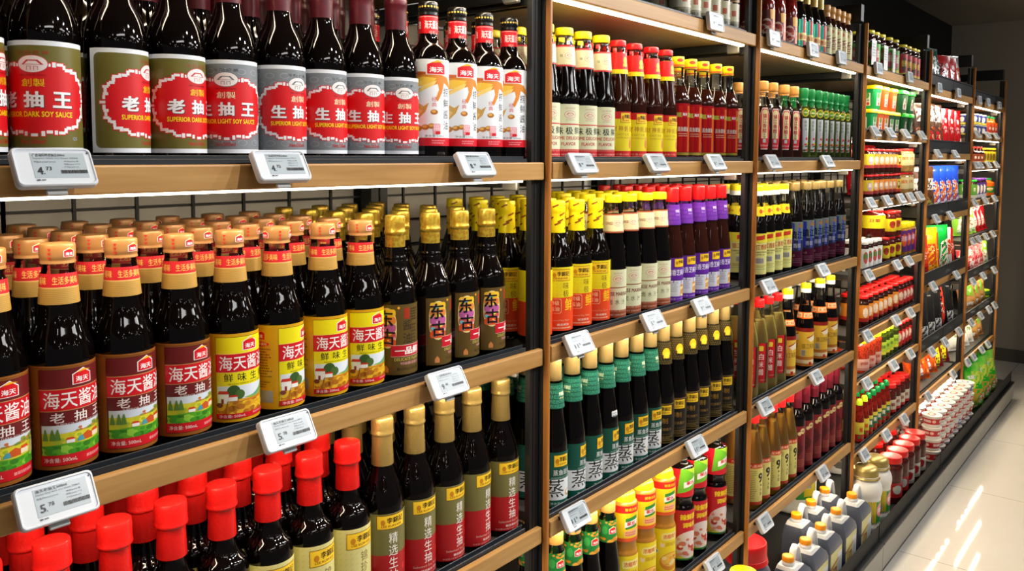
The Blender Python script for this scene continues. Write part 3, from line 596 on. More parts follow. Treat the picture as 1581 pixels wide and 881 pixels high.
def add_low():
    # green necked soy, orange cap
    q = Pr(); q.rect(-62, 186, 62, 232, '1c7a34'); 
    for k in (-1, 0, 1): house_logo(q, k*42+4, 210, 9); q.ell(k*42-16, 212, 7, 9, '3a9a4a')
    q.blobs(-62, 186, 62, 196, 22, 5, ['d89a3a', 'c88424'], 4); q.blobs(-62, 222, 62, 232, 22, 4, ['d89a3a', 'c88424'], 9)
    p = Pr(); p.rect(-90, 12, 90, 108, '1c7a34'); house_logo(p, 0, 92, 12); p.txt('海鲜酱油', 0, 66, 40, 12, 'f4f0d8', .01); p.blobs(-90, 12, 90, 40, 30, 8, ['d89a3a', 'c88424', '2a8a44'], 4)
    kind('htgreen', 'soy_sauce_bottle', 'bottle', 'green neck soy sauce bottle with orange cap', 29, 270, slim(29, 0, 'ocap', (248, 270), 16.8, 'soy', True, 116, 20, 184) + [lab(p, 29.1), nlab(q, '', 21.6, 18.6, 186, 232)])
    # squeezed waists
    for key, d, y in (('sqyel', 'yellow squeeze bottle of concentrated seasoning', 1), ('sqred', 'red and green label seasoning bottle', 0)):
        R = 33
        if y:
            p = Pr(); p.rect(-104, 10, 104, 132, 'ecd51a'); p.rrect(-22, 104, 26, 122, 6, 'f4e890'); p.txt('浓缩鸡汁', 2, 113, 40, 11, 'd8542a', .02); p.txt('调味料', 4, 94, 34, 10, 'b8741a', .0); p.poly([(-24, 88), (-16, 88), (-14, 98), (-18, 95), (-24, 100)], 'f0d8d0')
            p.ell(4, 52, 30, 22, 'd88a24'); p.ell(4, 56, 26, 16, 'f0c050'); p.blobs(-20, 44, 28, 66, 14, 5, ['e8a030', 'c87820', 'f8e0a0'], 6); p.rect(-104, 10, 104, 26, 'd8481c'); p.txt('净含量: 1公斤', 0, 18, 50, 7, 'f8e8d0'); p.ell(-34, 78, 6, 6, 'e8ecec'); p.ell(-34, 78, 4, 4, '6a9ac8')
            q = Pr(); q.rect(-96, 164, 96, 244, 'f2d018'); q.rect(-96, 228, 96, 244, 'd8201c'); q.rect(-96, 164, 96, 172, 'e0582a')
            for k in (-1, 0, 1): q.txt('新香浓装', k*62, 236, 30, 7, 'f4d81c', .01); q.poly([(k*62-14, 192), (k*62+16, 196), (k*62+16, 222), (k*62-14, 216)], '2a8a3a'); q.poly([(k*62-16, 196), (k*62+16, 202), (k*62+16, 214), (k*62-16, 208)], 'f2f2f0'); q.txt('家乐', k*62, 205, 22, 9, 'd01c1c', .03); q.poly([(k*62-16, 176), (k*62+18, 176), (k*62+18, 192), (k*62-16, 188)], 'f0b890'); q.micro(k*62-14, 177, k*62+14, 187, 2, 'd85a4a')
            kind(key, 'seasoning_bottle', 'bottle', d, R, 272, [
                ('body', bottle([(0, 0), (30, 0), (33, 4), (33, 10), (33, 128), (32, 136), (29, 142), (29, 158), (31, 165), (31, 172), (31, 240), (30, 247), (24, 252), (24, 256), (0, 256)], ['yel2']), []),
                ('cap', mm(lathe('cap', [(0, 250), (26, 250), (26, 251), (25, 264), (20, 270), (0, 272)], 32, 1), 'yel'), []), lab(p, 33.1), lab(q, 31.1, name='upper_label')])
        else:
            p = Pr(); p.rect(-104, 20, 104, 145, 'c8182a'); p.poly([(-46, 20), (46, 20), (46, 78), (30, 92), (-46, 60)], 'd8d83a'); p.ell(2, 58, 38, 34, 'e8d8d4'); p.blobs(-30, 30, 34, 80, 26, 6, ['d87a5a', 'e8a890', 'c03a2a', 'f0d8d0'], 7); p.txt('辣鲜露', 2, 128, 50, 15, 'f4d81c', .03); p.txt('调味料', 4, 108, 40, 13, 'f4d81c', .03); p.rect(-104, 20, 104, 24, '1a7a3a'); p.micro(-96, 40, -54, 130, 12, 'e88a90')
            q = Pr(); q.rect(-96, 178, 96, 248, 'c8182a'); q.poly([(-22, 178+70), (30, 248), (30, 200), (-30, 186)], '6ab82a'); q.poly([(-10, 248), (30, 248), (30, 226)], 'b8e03a')
            q.poly([(-14, 200), (26, 210), (26, 226), (-14, 214)], 'f2f2f0'); q.txt('家乐', 6, 213, 26, 9, 'd01c1c', .03); q.micro(-90, 190, -40, 240, 8, 'e88a90'); q.micro(50, 190, 90, 240, 8, 'e88a90')
            kind(key, 'seasoning_bottle', 'bottle', d, R, 266, [
                ('body', bottle([(0, 0), (30, 0), (33, 4), (33, 10), (33, 144), (32, 150), (28, 156), (28, 168), (31, 174), (31, 180), (31, 238), (29, 248), (18, 254), (15, 256), (15, 258), (0, 258)], ['soy']), []),
                cap(15, 252, 266, 'blackp'), lab(p, 33.1), lab(q, 31.1, name='upper_label')])
M['yel2'] = mat('seasoning_brown', 'a8742a', .25, 0, .5)
def amber_bottle(prof, liq, top, m, n=36, sq=0):
    """Clear shell with the liquid as a body of its own inside, filled up to TOP."""
    inner = []
    for r, z in prof:
        if z <= top: inner.append((max(r-1.6, 0), max(z, 1.5)))
    # radius of the shell at the fill line
    for (r0, z0), (r1, z1) in zip(prof, prof[1:]):
        if z0 <= top < z1: inner.append((max(r0+(r1-r0)*(top-z0)/(z1-z0)-1.8, 0), top))
    inner.append((0, top))
    return ('body', mm(lathe('body', prof, n, 2, sq=sq), 'clear'), [('liquid', mm(lathe('liquid', inner, n, 1, sq=sq), m), [])])
def add_vinegar():
    # black vinegar, square shouldered, orange cap
    p = Pr(); 
    def shield(s, c): return p.poly([(-17*s, 93-58*s), (17*s, 93-58*s), (19*s, 93-20*s), (12*s, 93+14*s), (13*s, 93+40*s), (7*s, 93+58*s), (-7*s, 93+58*s), (-13*s, 93+40*s), (-12*s, 93+14*s), (-19*s, 93-20*s)], c)
    shield(1, 'e8e0d8'); shield(.95, 'd02030'); p.poly([(-9, 66), (9, 66), (8, 140), (4, 146), (-4, 146), (-8, 140)], 'e8dcb0'); p.vtxt('镇江香醋', 0, 134, 11, 12, 1.6, 'b8141c', .02); p.vtxt('陈醋', 0, 80, 6, 6, 1, '5a5a2a'); p.rrect(-4, 54, 4, 64, 1, 'c8d8e0'); p.txt('500ml', 0, 46, 20, 5, 'f4e8e8')
    kind('vblack', 'vinegar_bottle', 'bottle', 'dark vinegar bottle with red shield label', 33.5, 226, [
        ('body', bottle([(0, 0), (26, 0), (28, 3), (28, 20), (26.4, 60), (25.4, 110), (25, 140), (22, 158), (15, 176), (13.4, 184), (13.4, 200), (0, 200)], ['soyb', 'clear'], 158, 40, .25), []),
        ('cap', mm(lathe('cap', [(0, 194), (15.4, 194), (15.4, 195), (14.6, 199), (15.8, 200), (15.8, 223), (14, 226), (0, 226)], 32, 1), 'ocap'), []),
        lab(p, 28.6)])
    # slim green oil bottles
    p = Pr(); p.ell(0, 152-2, 11, 14, '3a4a10'); p.ell(0, 150, 10, 13, 'c8b018'); p.ell(0, 150, 7, 9.5, '4a8a1a'); p.txt('花椒油', 0, 150, 11, 4, 'f8f0c0', .02)
    p.rect(-11, 30, 11, 132, 'c8ccd8'); p.vtxt('藤椒油', 1, 126, 8, 9, 2, '5a7a4a'); p.vtxt('清香麻爽', 4, 92, 3.4, 3.6, .6, 'b06a6a'); p.rrect(2, 66, 8, 74, 1, 'c82a2a'); p.blobs(-10, 32, 10, 60, 12, 3.4, ['5a8a2a', 'd8c030', 'c84a3a', '3a4a2a'], 4)
    kind('oilg', 'oil_bottle', 'bottle', 'slim green pepper oil bottle', 26, 225, [
        ('body', bottle([(0, 0), (21, 0), (23, 3), (23, 10), (22, 120), (21, 146), (14, 166), (11.5, 174), (11, 214), (0, 214)], ['oil'], None, 32, .15), []),
        ('cap', mm(lathe('cap', [(0, 168), (13.4, 168), (13.4, 169), (13, 184), (14, 186), (14, 190), (13, 192), (14.6, 205), (14.6, 222), (13, 225), (0, 225)], 28, 1), 'green'), []), lab(p, 23.6)])
    # vinegar with yellow/white cap and yellow neck flag
    p = Pr(); p.rect(-90, 22, 90, 136, 'dedc8a'); p.rect(-90, 110, 90, 136, 'e8dc3a')
    for k in (-1, 0, 1): p.poly([(k*60-12, 116), (k*60+14, 120), (k*60+14, 132), (k*60-12, 128)], 'c83a2a'); p.txt('镇江香醋', k*60, 98, 50, 15, 'b8241c', .01); p.txt('CHINKIANG VINEGAR', k*60, 84, 52, 4, '3a3a20', .01); p.txt('XIANG CU', k*60, 77, 28, 4, '3a3a20', .01); p.bars(k*60-14, 52, k*60+12, 68); p.rect(k*60-26, 36, k*60+26, 37, '7a9a7a'); p.micro(k*60-24, 40, k*60+26, 48, 2, 'a8a05a')
    q = Pr(); q.rect(-60, 186, 60, 210, 'ecd91c'); q.poly([(-60, 186), (60, 186), (60, 180), (30, 186), (8, 178), (-14, 186)], 'ecd91c')
    for k in (-1, 0, 1): q.ell(k*40+4, 197, 6, 6, 'd85a2a'); q.txt('恒顺', k*40+16, 197, 10, 6, 'b83a2a', .02)
    wcap = ('cap', mm(lathe('cap', [(0, 240), (16, 240), (16, 241), (16, 253), (16.2, 254), (16.2, 267), (15, 268.6), (0, 269)], 32, 1), 'yel'), [('cap_band', mm(lathe('cap_band', [(15.8, 240.4), (16.5, 240.4), (16.5, 253), (15.8, 253)], 32, 0), 'white'), [])])
    body = [(0, 0), (26, 0), (29, 3), (29, 9), (29, 140), (28.4, 152), (24, 176), (20, 192), (16, 216), (14.2, 230), (14.2, 250), (0, 250)]
    kind('vyel', 'vinegar_bottle', 'bottle', 'yellow label vinegar bottle with yellow cap', 29, 269, [('body', bottle(body, ['soy', 'clear'], 200), []), wcap, lab(p, 29.1), lab(q, 22.6, 18.2, 178, 210, 'neck_label')])
    # vinegar with blue shimmering label, gold cap
    p = Pr(); p.rect(-90, 18, 90, 152, '3a3c58'); p.rect(-90, 18, 90, 62, '5a1a38'); p.rect(-90, 96, 90, 152, '8a9a90')
    for i, c in enumerate(('3a58c8', '2a3a98', '48b0b8', '3848c0', '5a6ad8', '2a88b8', '3a50d0', '6aa0a8')): p.rect(-84+i*22, 66, -74+i*22, 148, c)
    for k in (-1, 0, 1): p.txt('镇江', k*60, 112, 44, 24, '16184a', .02); p.ell(k*60+14, 140, 10, 7, 'b8885a'); p.txt('香醋', k*60+2, 80, 26, 14, 'd0d4f0', .01); p.txt('K型', k*60-10, 50, 10, 7, 'c89a8a'); p.micro(k*60-20, 26, k*60+20, 42, 3, '8a5a70')
    kind('vblue', 'vinegar_bottle', 'bottle', 'shimmering blue label vinegar bottle with gold cap', 29, 270, [
        ('body', bottle([(0, 0), (26, 0), (29, 3), (29, 9), (29, 152), (28.6, 164), (24, 190), (17.5, 222), (14.6, 238), (14.2, 256), (0, 256)], ['soy', 'clear'], 206), []), cap(17, 246, 270, 'gcap', 1.4, .4), lab(p, 29.1, None, m='foilp')])
    # white rice vinegar
    p = Pr(); p.rect(-30, 36, 60, 150, 'c01820'); p.rrect(-12, 128, 4, 142, 2, 'd8d03a'); p.vtxt('白米醋', -2, 120, 14, 18, 4, 'f2ece6', .012); p.txt('净含量 500ml', 10, 44, 30, 4, 'e8b0a8'); p.micro(20, 60, 54, 140, 10, 'e0807a')
    pr = [(0, 0), (25, 0), (28, 3), (28, 20), (27, 60), (26.6, 120), (27, 150), (24, 176), (17, 208), (13.6, 234), (13.2, 256), (0, 256)]
    kind('vwhite', 'vinegar_bottle', 'bottle', 'red label pale vinegar bottle', 32.8, 273, [amber_bottle(pr, 0, 214, 'gold', 32, .2), cap(15.2, 250, 273, 'red', 1.4, .5), lab(p, 28.6)])
    # yellow/white cap, orange neck flag
    p = Pr(); p.rect(-90, 14, 90, 136, 'dcb43a'); p.rect(-90, 124, 90, 136, '8a1a14'); p.rect(-90, 14, 90, 44, 'b8742a'); p.rect(-90, 22, 90, 34, 'e8d8b0')
    for k in (-1, 0, 1): p.poly([(k*60-10, 106), (k*60+26, 120), (k*60+26, 98), (k*60+4, 92)], 'e8dcc0'); p.poly([(k*60-10, 106), (k*60+26, 120), (k*60+26, 117), (k*60-6, 103)], 'a83a1a'); p.txt('镇江陈醋', k*60, 78, 46, 16, '5a3a10', .0); p.bars(k*60-26, 46, k*60-12, 66); p.rrect(k*60, 18, k*60+10, 28, 1, 'c81c1c')
    q = Pr(); q.rect(-62, 166, 62, 186, 'e8701c')
    for k in (-1, 0, 1): q.rect(k*40-17, 170, k*40+17, 183, 'f0e0b0'); q.txt('镇江陈醋', k*40, 176, 28, 9, 'c84a1a', .02)
    wcap2 = ('cap', mm(lathe('cap', [(0, 248), (16, 248), (16, 249), (16, 261), (16.2, 262), (16.2, 275), (15, 276.6), (0, 277)], 32, 1), 'yel'), [('cap_band', mm(lathe('cap_band', [(15.8, 248.4), (16.5, 248.4), (16.5, 261), (15.8, 261)], 32, 0), 'white'), [])])
    kind('vor', 'vinegar_bottle', 'bottle', 'amber label vinegar bottle with orange neck band', 28.6, 277, [
        ('body', bottle([(0, 0), (26, 0), (28.6, 3), (28.6, 9), (28.6, 138), (27, 150), (23, 170), (20, 190), (15, 226), (14, 240), (14, 258), (0, 258)], ['soy', 'clear'], 202), []), wcap2, lab(p, 28.7), lab(q, 24.2, 20.8, 166, 186, 'neck_label')])
    # amber '9' vinegar
    p = Pr(); p.rect(-40, 18, 40, 138, 'd8d078'); p.rect(-40, 124, 40, 138, 'c8301c'); p.rect(-40, 18, 40, 27, 'b8381c'); p.txt('九度米醋', 0, 131, 40, 8, 'f0d8a8', .01); p.txt('9', 14, 96, 18, 28, '1a1a10', .03); p.ell(16, 74, 3, 3, '1a1a10'); p.micro(-34, 34, 2, 118, 16, '9a944a'); p.vtxt('米醋', 16, 66, 9, 10, 2, '3a3a1a')
    pr = [(0, 0), (25, 0), (28, 3), (28, 10), (28, 140), (27, 154), (22, 182), (16, 216), (13.6, 240), (13.2, 258), (0, 258)]
    kind('vnine', 'vinegar_bottle', 'bottle', 'amber vinegar bottle with yellow label', 28, 276, [amber_bottle(pr, 0, 226, 'amber', 32), cap(15.2, 250, 276, 'red', 1.4, .5), lab(p, 28.1)])
    # dark cooking wine, maroon foil
    p = Pr(); p.rect(-86, 14, 86, 162, '7a1420'); p.rect(-86, 14, -30, 162, 'c8a878'); p.poly([(-86, 40), (-30, 70), (-30, 120), (-86, 96)], '9a1c26'); p.poly([(-30, 40), (20, 90), (-30, 130)], '5a0c18'); p.vtxt('料酒', -2, 116, 16, 18, 4, '3a0810', .0); p.ell(10, 146, 9, 9, 'd8c88a'); p.ell(-2, 138, 6, 6, 'd8c88a'); p.txt('陈酿', 10, 146, 10, 6, '6a3a1a', .02); p.micro(-6, 30, 24, 56, 5, 'b05a4a')
    kind('wine', 'cooking_wine_bottle', 'bottle', 'maroon capped cooking wine bottle', 28, 284, [
        ('body', bottle([(0, 0), (25, 0), (28, 3), (28, 9), (28, 176), (27.4, 190), (20, 204), (15, 212), (14, 222), (14, 260), (0, 260)], ['soy']), []),
        foil([(0, 216), (15.4, 216), (15.4, 217), (15.2, 240), (15.8, 242), (15.8, 246), (15.2, 248), (15.4, 281), (14, 284), (0, 284)], 'mfoil', 'foil_cap'), lab(p, 28.1)])
def add_top():
    # top shelf bottles, only their feet in the frame
    p = Pr(); p.rect(-90, 8, 90, 74, 'd2ccb0'); p.rect(-90, 8, 90, 30, '8a8668'); p.rrect(-6, 42, 6, 56, 1, 'b85a3a'); p.txt('小磨香油', 0, 19, 46, 12, '2a2a1a', .01); p.micro(16, 36, 40, 66, 6, '8a8668')
    for k in (-1, 1): p.rrect(k*60-6, 42, k*60+6, 56, 1, 'b85a3a'); p.txt('小磨香油', k*60, 19, 46, 12, '2a2a1a', .01)
    q = Pr(); q.rect(-90, 78, 90, 112, 'b8862a')
    for k in (-1, 0, 1): q.poly([(k*60-12, 80), (k*60+12, 80), (k*60+16, 104), (k*60, 110), (k*60-16, 104)], '6a3a10'); q.vtxt('香油', k*60, 108, 11, 11, 2, 'f0c02a', .02)
    kind('topoil', 'oil_bottle', 'bottle', 'cream label sesame oil bottle', 25, 205, slim(25, 0, 'yel', (185, 205), 14, 'soyb', True, 112, 17, 166) + [lab(p, 25.1), lab(q, 25.1, name='upper_label')])
    p = Pr(); p.rect(-80, 8, 80, 92, '5a1016'); p.rect(-80, 8, 80, 18, 'a8141c')
    for k in (-1, 0, 1): p.ell(k*54-6, 44, 17, 24, 'd8c0b0'); p.blobs(k*54-20, 26, k*54+8, 62, 12, 6, ['a02a20', '7a1a14', 'c85a4a'], 5+k); p.rect(k*54+12, 18, k*54+26, 84, 'e88a6a'); p.poly([(k*54+4, 66), (k*54+20, 66), (k*54+24, 92), (k*54+2, 92)], 'e0a020'); p.vtxt('红醋', k*54+19, 62, 8, 9, 3, 'f8e8d8')
    kind('topred', 'sauce_bottle', 'bottle', 'dark red sauce bottle with meat picture', 25, 210, [('body', bottle([(0, 0), (22, 0), (25, 3), (25, 9), (25, 96), (24, 120), (17, 160), (13.5, 178), (13, 200), (0, 200)], ['redsauce'], None, 32), []), cap(14.5, 192, 210, 'red'), lab(p, 25.1)])
    p = Pr(); p.rect(-80, 8, 80, 96, '3f9a94')
    for i, c in enumerate(('4ac8b0', 'd8c03a', '3a98c0', 'c8401c', '58d0a0', 'b82a1c', '48a8c8', 'e0b030', '50c8b8', 'c0301c')): p.rect(-80+i*16, 8, -71+i*16, 96, c)
    for k in (-1, 0, 1): p.rect(k*54-18, 34, k*54+18, 56, 'd8c88a'); p.txt('香油', k*54, 45, 24, 14, 'a01c14', .02)
    kind('tophol', 'oil_bottle', 'bottle', 'shimmering striped label oil bottle', 24, 205, [('body', bottle([(0, 0), (21, 0), (24, 3), (24, 9), (24, 100), (22, 116), (14, 140), (12, 156), (12, 190), (0, 190)], ['soy'], None, 32), []), foil([(0, 150), (13.4, 150), (13.4, 151), (13.4, 203), (12, 205), (0, 205)], 'goldf', 'foil_cap'), lab(p, 24.1, None, m='foilp')])
    p = Pr(); p.rect(-70, 8, 70, 106, 'dcd8a0'); p.rect(-70, 100, 70, 106, 'b8b078')
    for k in (-1, 0, 1): p.txt('香', k*48+4, 54, 24, 42, '8a2a1c', .0); p.ell(k*48, 92, 6, 6, 'c86a3a'); p.rrect(k*48-12, 26, k*48-6, 40, 1, 'e0602a')
    kind('topcream', 'oil_bottle', 'bottle', 'cream label oil bottle with orange cap', 24, 172, [('body', bottle([(0, 0), (21, 0), (24, 3), (24, 9), (24, 110), (21, 120), (14, 132), (13, 140), (13, 160), (0, 160)], ['soyb'], None, 32), []), ('cap', mm(lathe('cap', [(0, 134), (17, 134), (17, 135), (16, 150), (18, 152), (18, 168), (16, 172), (0, 172)], 28, 1), 'ocap'), []), lab(p, 24.1)])

# jars and tubs ---------------------------------------------------------------
def jar(key, desc, R, H, lid, body, cols, name='sauce_jar', lidh=12, lidr=None, band=(.18, .72), waist=0, txt='酱', tc='f4ecd8', sq=0, cat='jar', neck=.82):
    p = Pr(); a, b = band[0]*H, band[1]*H; w = R*2.9
    p.rect(-w, a, w, b, cols[0])
    if len(cols) > 1: p.rect(-w, a, w, a+(b-a)*.22, cols[1])
    if len(cols) > 2:
        for k in (-1, 0, 1): p.ell(k*R*1.9, a+(b-a)*.55, R*.42, (b-a)*.3, cols[2])
    for k in (-1, 0, 1): p.txt(txt, k*R*1.9, a+(b-a)*.62, R*.9 if len(txt) > 1 else R*.5, (b-a)*.28, tc, .02)
    lr = lidr or R*.9; z1 = H-lidh
    body_p = [(0, 0), (R-2, 0), (R, 2.5), (R, 6), (R-waist, H*.5), (R, H*neck-8 if waist else H*.7), (R, H*neck-3), (lr-1, H*neck+3), (lr-1.5, z1+2), (0, z1+2)]
    kind(key, name, cat, desc, R, H, [('body', mm(lathe('body', body_p, 32, 1, sq=sq), body), []),
        ('lid', mm(lathe('lid', [(0, z1), (lr, z1), (lr, z1+.1), (lr+.4, z1+1), (lr, H-2), (lr-1, H-.6), (lr-2.4, H), (0, H)], 32, 1), lid), []), lab(p, R+.15)])
def tub(key, desc, w, d, h, body, lid, plate, lidh=14, t='桂林辣酱'):
    """A tapering pail with a wide overhanging lid."""
    bm = bmesh.new()
    def ring(sx, sy, z, n=40, e=7.0):
        o = []
        for i in range(n):
            a = 2*PI*(i+.5)/n; c, s = math.cos(a), math.sin(a); k = 1/((abs(c)**e+abs(s)**e)**(1/e)); o.append(bm.verts.new((sx*k*c/1000, sy*k*s/1000, z/1000)))
        return o
    def skin(rs):
        for a, b in zip(rs, rs[1:]):
            for i in range(len(a)): bm.faces.new((a[i], a[(i+1) % len(a)], b[(i+1) % len(a)], b[i]))
        bm.faces.new(list(reversed(rs[0]))); bm.faces.new(rs[-1])
    k = .86
    skin([ring(w*k, d*k, 0), ring(w*.97, d*.97, h-lidh), ring(w*.97, d*.97, h-lidh+2)])
    me = bpy.data.meshes.new('body'); bm.to_mesh(me); bm.free(); mm(smooth(me), body)
    bm = bmesh.new(); skin([ring(w*1.03, d*1.03, h-lidh), ring(w*1.05, d*1.05, h-lidh+.8), ring(w*1.04, d*1.04, h-3), ring(w*.98, d*.98, h)]); l = bpy.data.meshes.new('lid'); bm.to_mesh(l); bm.free(); mm(smooth(l), lid)
    parts = [('body', me, []), ('lid', l, [])]
    for nm, sd in (('label', 0), ('side_label', 1)):
        p = Pr(); ww = (w if not sd else d)*.42; v0, v1 = h*.16, h*.68
        if plate == 'leaf': p.poly([(-ww, v0), (ww, v0), (ww, v0+8), (0, v1), (-ww*.6, v1-6), (-ww, h*.4)], 'd8d4cc'); p.ell(-ww*.1, h*.32, ww*.45, h*.12, '6a2a1c'); p.txt('剁椒', 0, h*.5, ww*.9, h*.1, 'b02a1c', .02)
        else: p.rect(-ww, v0, ww, v1, 'dcdad0'); p.ell(0, h*.58, ww*.7, h*.13, '4a9a3a' if plate == 'g' else '8a8a2a'); p.txt(t[:2], 0, h*.38, ww*1.3, h*.1, '3a3a3a', .02); p.ell(ww*.3, h*.24, ww*.4, h*.07, 'b03a2a')
        def f(u, v, off, sd=sd, w=w, d=d):
            s = (k+(.97-k)*v/(h-lidh)); o = off*1000+.25
            return (u/1000, -(d*s+o)/1000, v/1000) if not sd else (-(w*s+o)/1000, -u/1000, v/1000)
        parts.append((nm, p.build(nm, f, 999), []))
    kind(key, 'plastic_pail', 'tub', desc, w*1.13, h, parts)
def add_jars():
    jar('j_green', 'yellow lidded dark sauce jar in green sleeve', 26, 146, 'yel', 'soyb', ('5aa838', 'd8c83a', 'e06a8a'), band=(.04, .7), txt='辣酱', lidh=11)
    jar('j_redsl', 'yellow lidded dark sauce jar in red sleeve', 26, 140, 'yel', 'soyb', ('c01c20', 'd8b82a', '5a3a14'), band=(.04, .72), txt='香辣', tc='f0d02a', lidh=11)
    jar('j_spice', 'red lidded sauce jar with orange label', 24, 94, 'redf', 'soyb', ('d8842a', '8a2a24', 'c8b0a0'), band=(.22, .78), lidh=8)
    jar('j_spicy', 'red lidded sauce jar with yellow label', 24, 94, 'redf', 'soyb', ('d8c02a', 'a83a3a', 'c8a8c0'), band=(.22, .78), lidh=8)
    jar('j_bean', 'small red lidded jar with spotted label', 18, 94, 'redf', 'soyb', ('d8b83a', 'c02a1c', '5a1a10'), band=(.2, .75), lidh=8)
    jar('j_pickle', 'wide red lidded jar with cream label', 36, 98, 'redf', 'bean', ('d8cc98', 'd8cc98'), band=(.28, .78), txt='腐乳', tc='c8641c', lidh=9)
    jar('j_big', 'large red lidded maroon paste jar', 47, 108, 'redf', 'maroonjar', ('d8c81c',), band=(.32, .78), txt='豆瓣', tc='7a1c1c', lidh=10, lidr=38)
    jar('j_mid', 'red lidded maroon paste jar with yellow label', 29, 100, 'redf', 'maroonjar', ('d8c81c', 'c8b818', 'a83a2a'), band=(.2, .7), txt='豆瓣', tc='7a1c1c', lidh=9)
    jar('j_white', 'white lidded jar with green lettered label', 22, 108, 'white', 'soyb', ('e2e2de', 'e2e2de', 'c85a5a'), band=(.06, .74), txt='橄榄', tc='1a8a3a', lidh=13)
    jar('j_purple', 'yellow lidded jar with purple label', 30, 142, 'yel', 'amberj', ('5a2a7a', '5a2a7a', 'd85a2a'), band=(.16, .78), txt='海鲜', tc='e8c8d8', lidh=22)
    jar('j_lao', 'red lidded dark chilli jar with orange label', 25, 120, 'redf', 'soyb', ('d8842a', 'a8201c', 'e8d0b8'), band=(.2, .72), txt='豆豉', lidh=11, neck=.8)
    jar('j_laor', 'red lidded dark chilli jar with red label', 25, 120, 'redf', 'soyb', ('b81c22', 'a8181c', 'd8b8a8'), band=(.2, .72), txt='辣油', lidh=11, neck=.8)
    jar('j_chili', 'yellow lidded jar of chopped chillies', 38, 128, 'yel', 'chili', ('c89a8a', 'b0746a'), band=(.08, .42), txt='剁椒', tc='a82a1c', lidh=16, neck=.84)
    jar('j_lime', 'pale green pickle bottle with lime label', 25, 128, 'lime', 'oil', ('a8c83a', 'd8d83a'), band=(.22, .62), txt='泡椒', tc='2a5a1a', lidh=13, waist=2, neck=.8)
    jar('j_pickr', 'red lidded brown sauce jar with white label', 33, 132, 'redf', 'maroonjar', ('c8c4b0', 'b01c20'), band=(.12, .52), txt='豆瓣酱', tc='8a1a1a', lidh=17, neck=.8)
    jar('j_huge', 'big red lidded paste jar with red label', 44, 178, 'redf', 'maroonjar', ('b02a2c', 'a8201c', 'c8ccc8'), band=(.14, .46), txt='郫县', tc='e8d8c8', lidh=24, neck=.8)
    jar('j_hugew', 'big red lidded paste jar with white label', 44, 178, 'redf', 'maroonjar', ('c8c8bc', '9a9a8a', 'b02a2c'), band=(.14, .46), txt='豆瓣', tc='a8201c', lidh=24, neck=.8)
    jar('j_can', 'blue and yellow food can', 26, 58, 'white', 'white', ('2a3a8a', 'd8c83a', 'e8e4d8'), band=(.05, .9), txt='午餐', tc='f4f0e0', lidh=3, lidr=25.6, neck=.97, name='food_can', cat='can')
    jar('j_juice', 'orange drink bottle with green cap', 27, 120, 'green', 'juice', ('d8502a', 'e8e0d0', 'b8281c'), band=(.1, .6), txt='橙', lidh=12, lidr=12, neck=.72, name='juice_bottle', cat='bottle')
    jar('j_brown', 'red capped brown sauce bottle', 22, 100, 'redf', 'soyb', ('8a3a1c', 'c8783a'), band=(.12, .6), txt='酱', lidh=9, lidr=12, neck=.74, name='sauce_bottle', cat='bottle')
    jar('j_yellow', 'slim yellow label bottle with yellow cap', 20, 96, 'yel', 'soyb', ('d8c41c', 'e8d83a', '7a5a1a'), band=(.08, .8), txt='芥末', tc='4a4a1a', lidh=10, name='sauce_bottle', cat='bottle')
    jar('j_grn', 'green lidded condiment jar', 24, 112, 'brightg', 'soyb', ('5a9a3a', 'c8c8b8'), band=(.1, .78), txt='青', lidh=10)
    jar('j_violet', 'purple lidded condiment jar', 24, 118, 'purple', 'soyb', ('4a2a7a', 'c8c4d0', 'e8e0d0'), band=(.1, .8), txt='蓝莓', lidh=12)
    jar('j_orange', 'round green lidded jar of orange preserve', 46, 112, 'green', 'juice', ('1a7a2a', '2a9a3a', 'd8b83a'), band=(.24, .56), txt='蜂蜜', lidh=12, lidr=28, neck=.8)
    jar('j_tubg', 'green lidded tub', 34, 34, 'lime', 'tubdg', ('3a6a2a',), band=(.2, .6), txt='茶', lidh=10, neck=.7, name='food_tub', cat='tub')
    for key, c, g in (('chy', '2a7a3a', 'lime'), ('chg', '0f5a40', 'dgreen')):
        p = Pr(); p.rect(-60, 8, 60, 80, '0f6a4a' if key == 'chg' else 'c8c03a'); p.rect(-60, 8, 60, 34, 'b01c1c'); p.rect(-60, 66, 60, 80, 'd8c83a')
        for k in (-1, 0, 1): p.txt('辣', k*40, 52, 14, 18, 'f0ecd8' if key == 'chg' else 'c8201c', .03); p.blobs(k*40-12, 10, k*40+12, 30, 6, 4, ['d83a2a', '3a8a2a'], 3)
        kind(key, 'chilli_sauce_bottle', 'bottle', 'slim red chilli sauce bottle with green label' if key == 'chg' else 'slim chilli sauce bottle with lime cap', 19, 165, [
            ('body', bottle([(0, 0), (17, 0), (19, 3), (19, 8), (19, 84), (18, 96), (14, 124), (10, 140), (10, 150), (0, 150)], ['redsauce'], None, 28), []),
            ('cap', mm(lathe('cap', [(0, 143), (12, 143), (12, 144), (11.4, 156), (8, 165), (0, 165)], 24, 1), 'lime' if key == 'chy' else 'green'), []), lab(p, 19.1)])
    tub('t_g', 'small green sauce pail with yellow lid', 33, 33, 92, 'tubg', 'yel', 'g')
    tub('t_o', 'small orange sauce pail with yellow lid', 33, 33, 92, 'tubo', 'yel', 'o')
    tub('t_d', 'small dark green sauce pail with yellow lid', 33, 33, 92, 'tubdg', 'yel', 'g')
    tub('t_G', 'wide green pail with bright green lid', 62, 44, 92, 'tubdg', 'brightg', 'leaf', 16)
    tub('t_S', 'green pail with bright green lid', 40, 44, 92, 'tubdg', 'brightg', 'leaf', 16)
M['amberj'] = mat('brown_paste', '9a6a2a', .1, 0, .5); M['juice'] = mat('orange_juice', 'e0641a', .12, 0, .5)
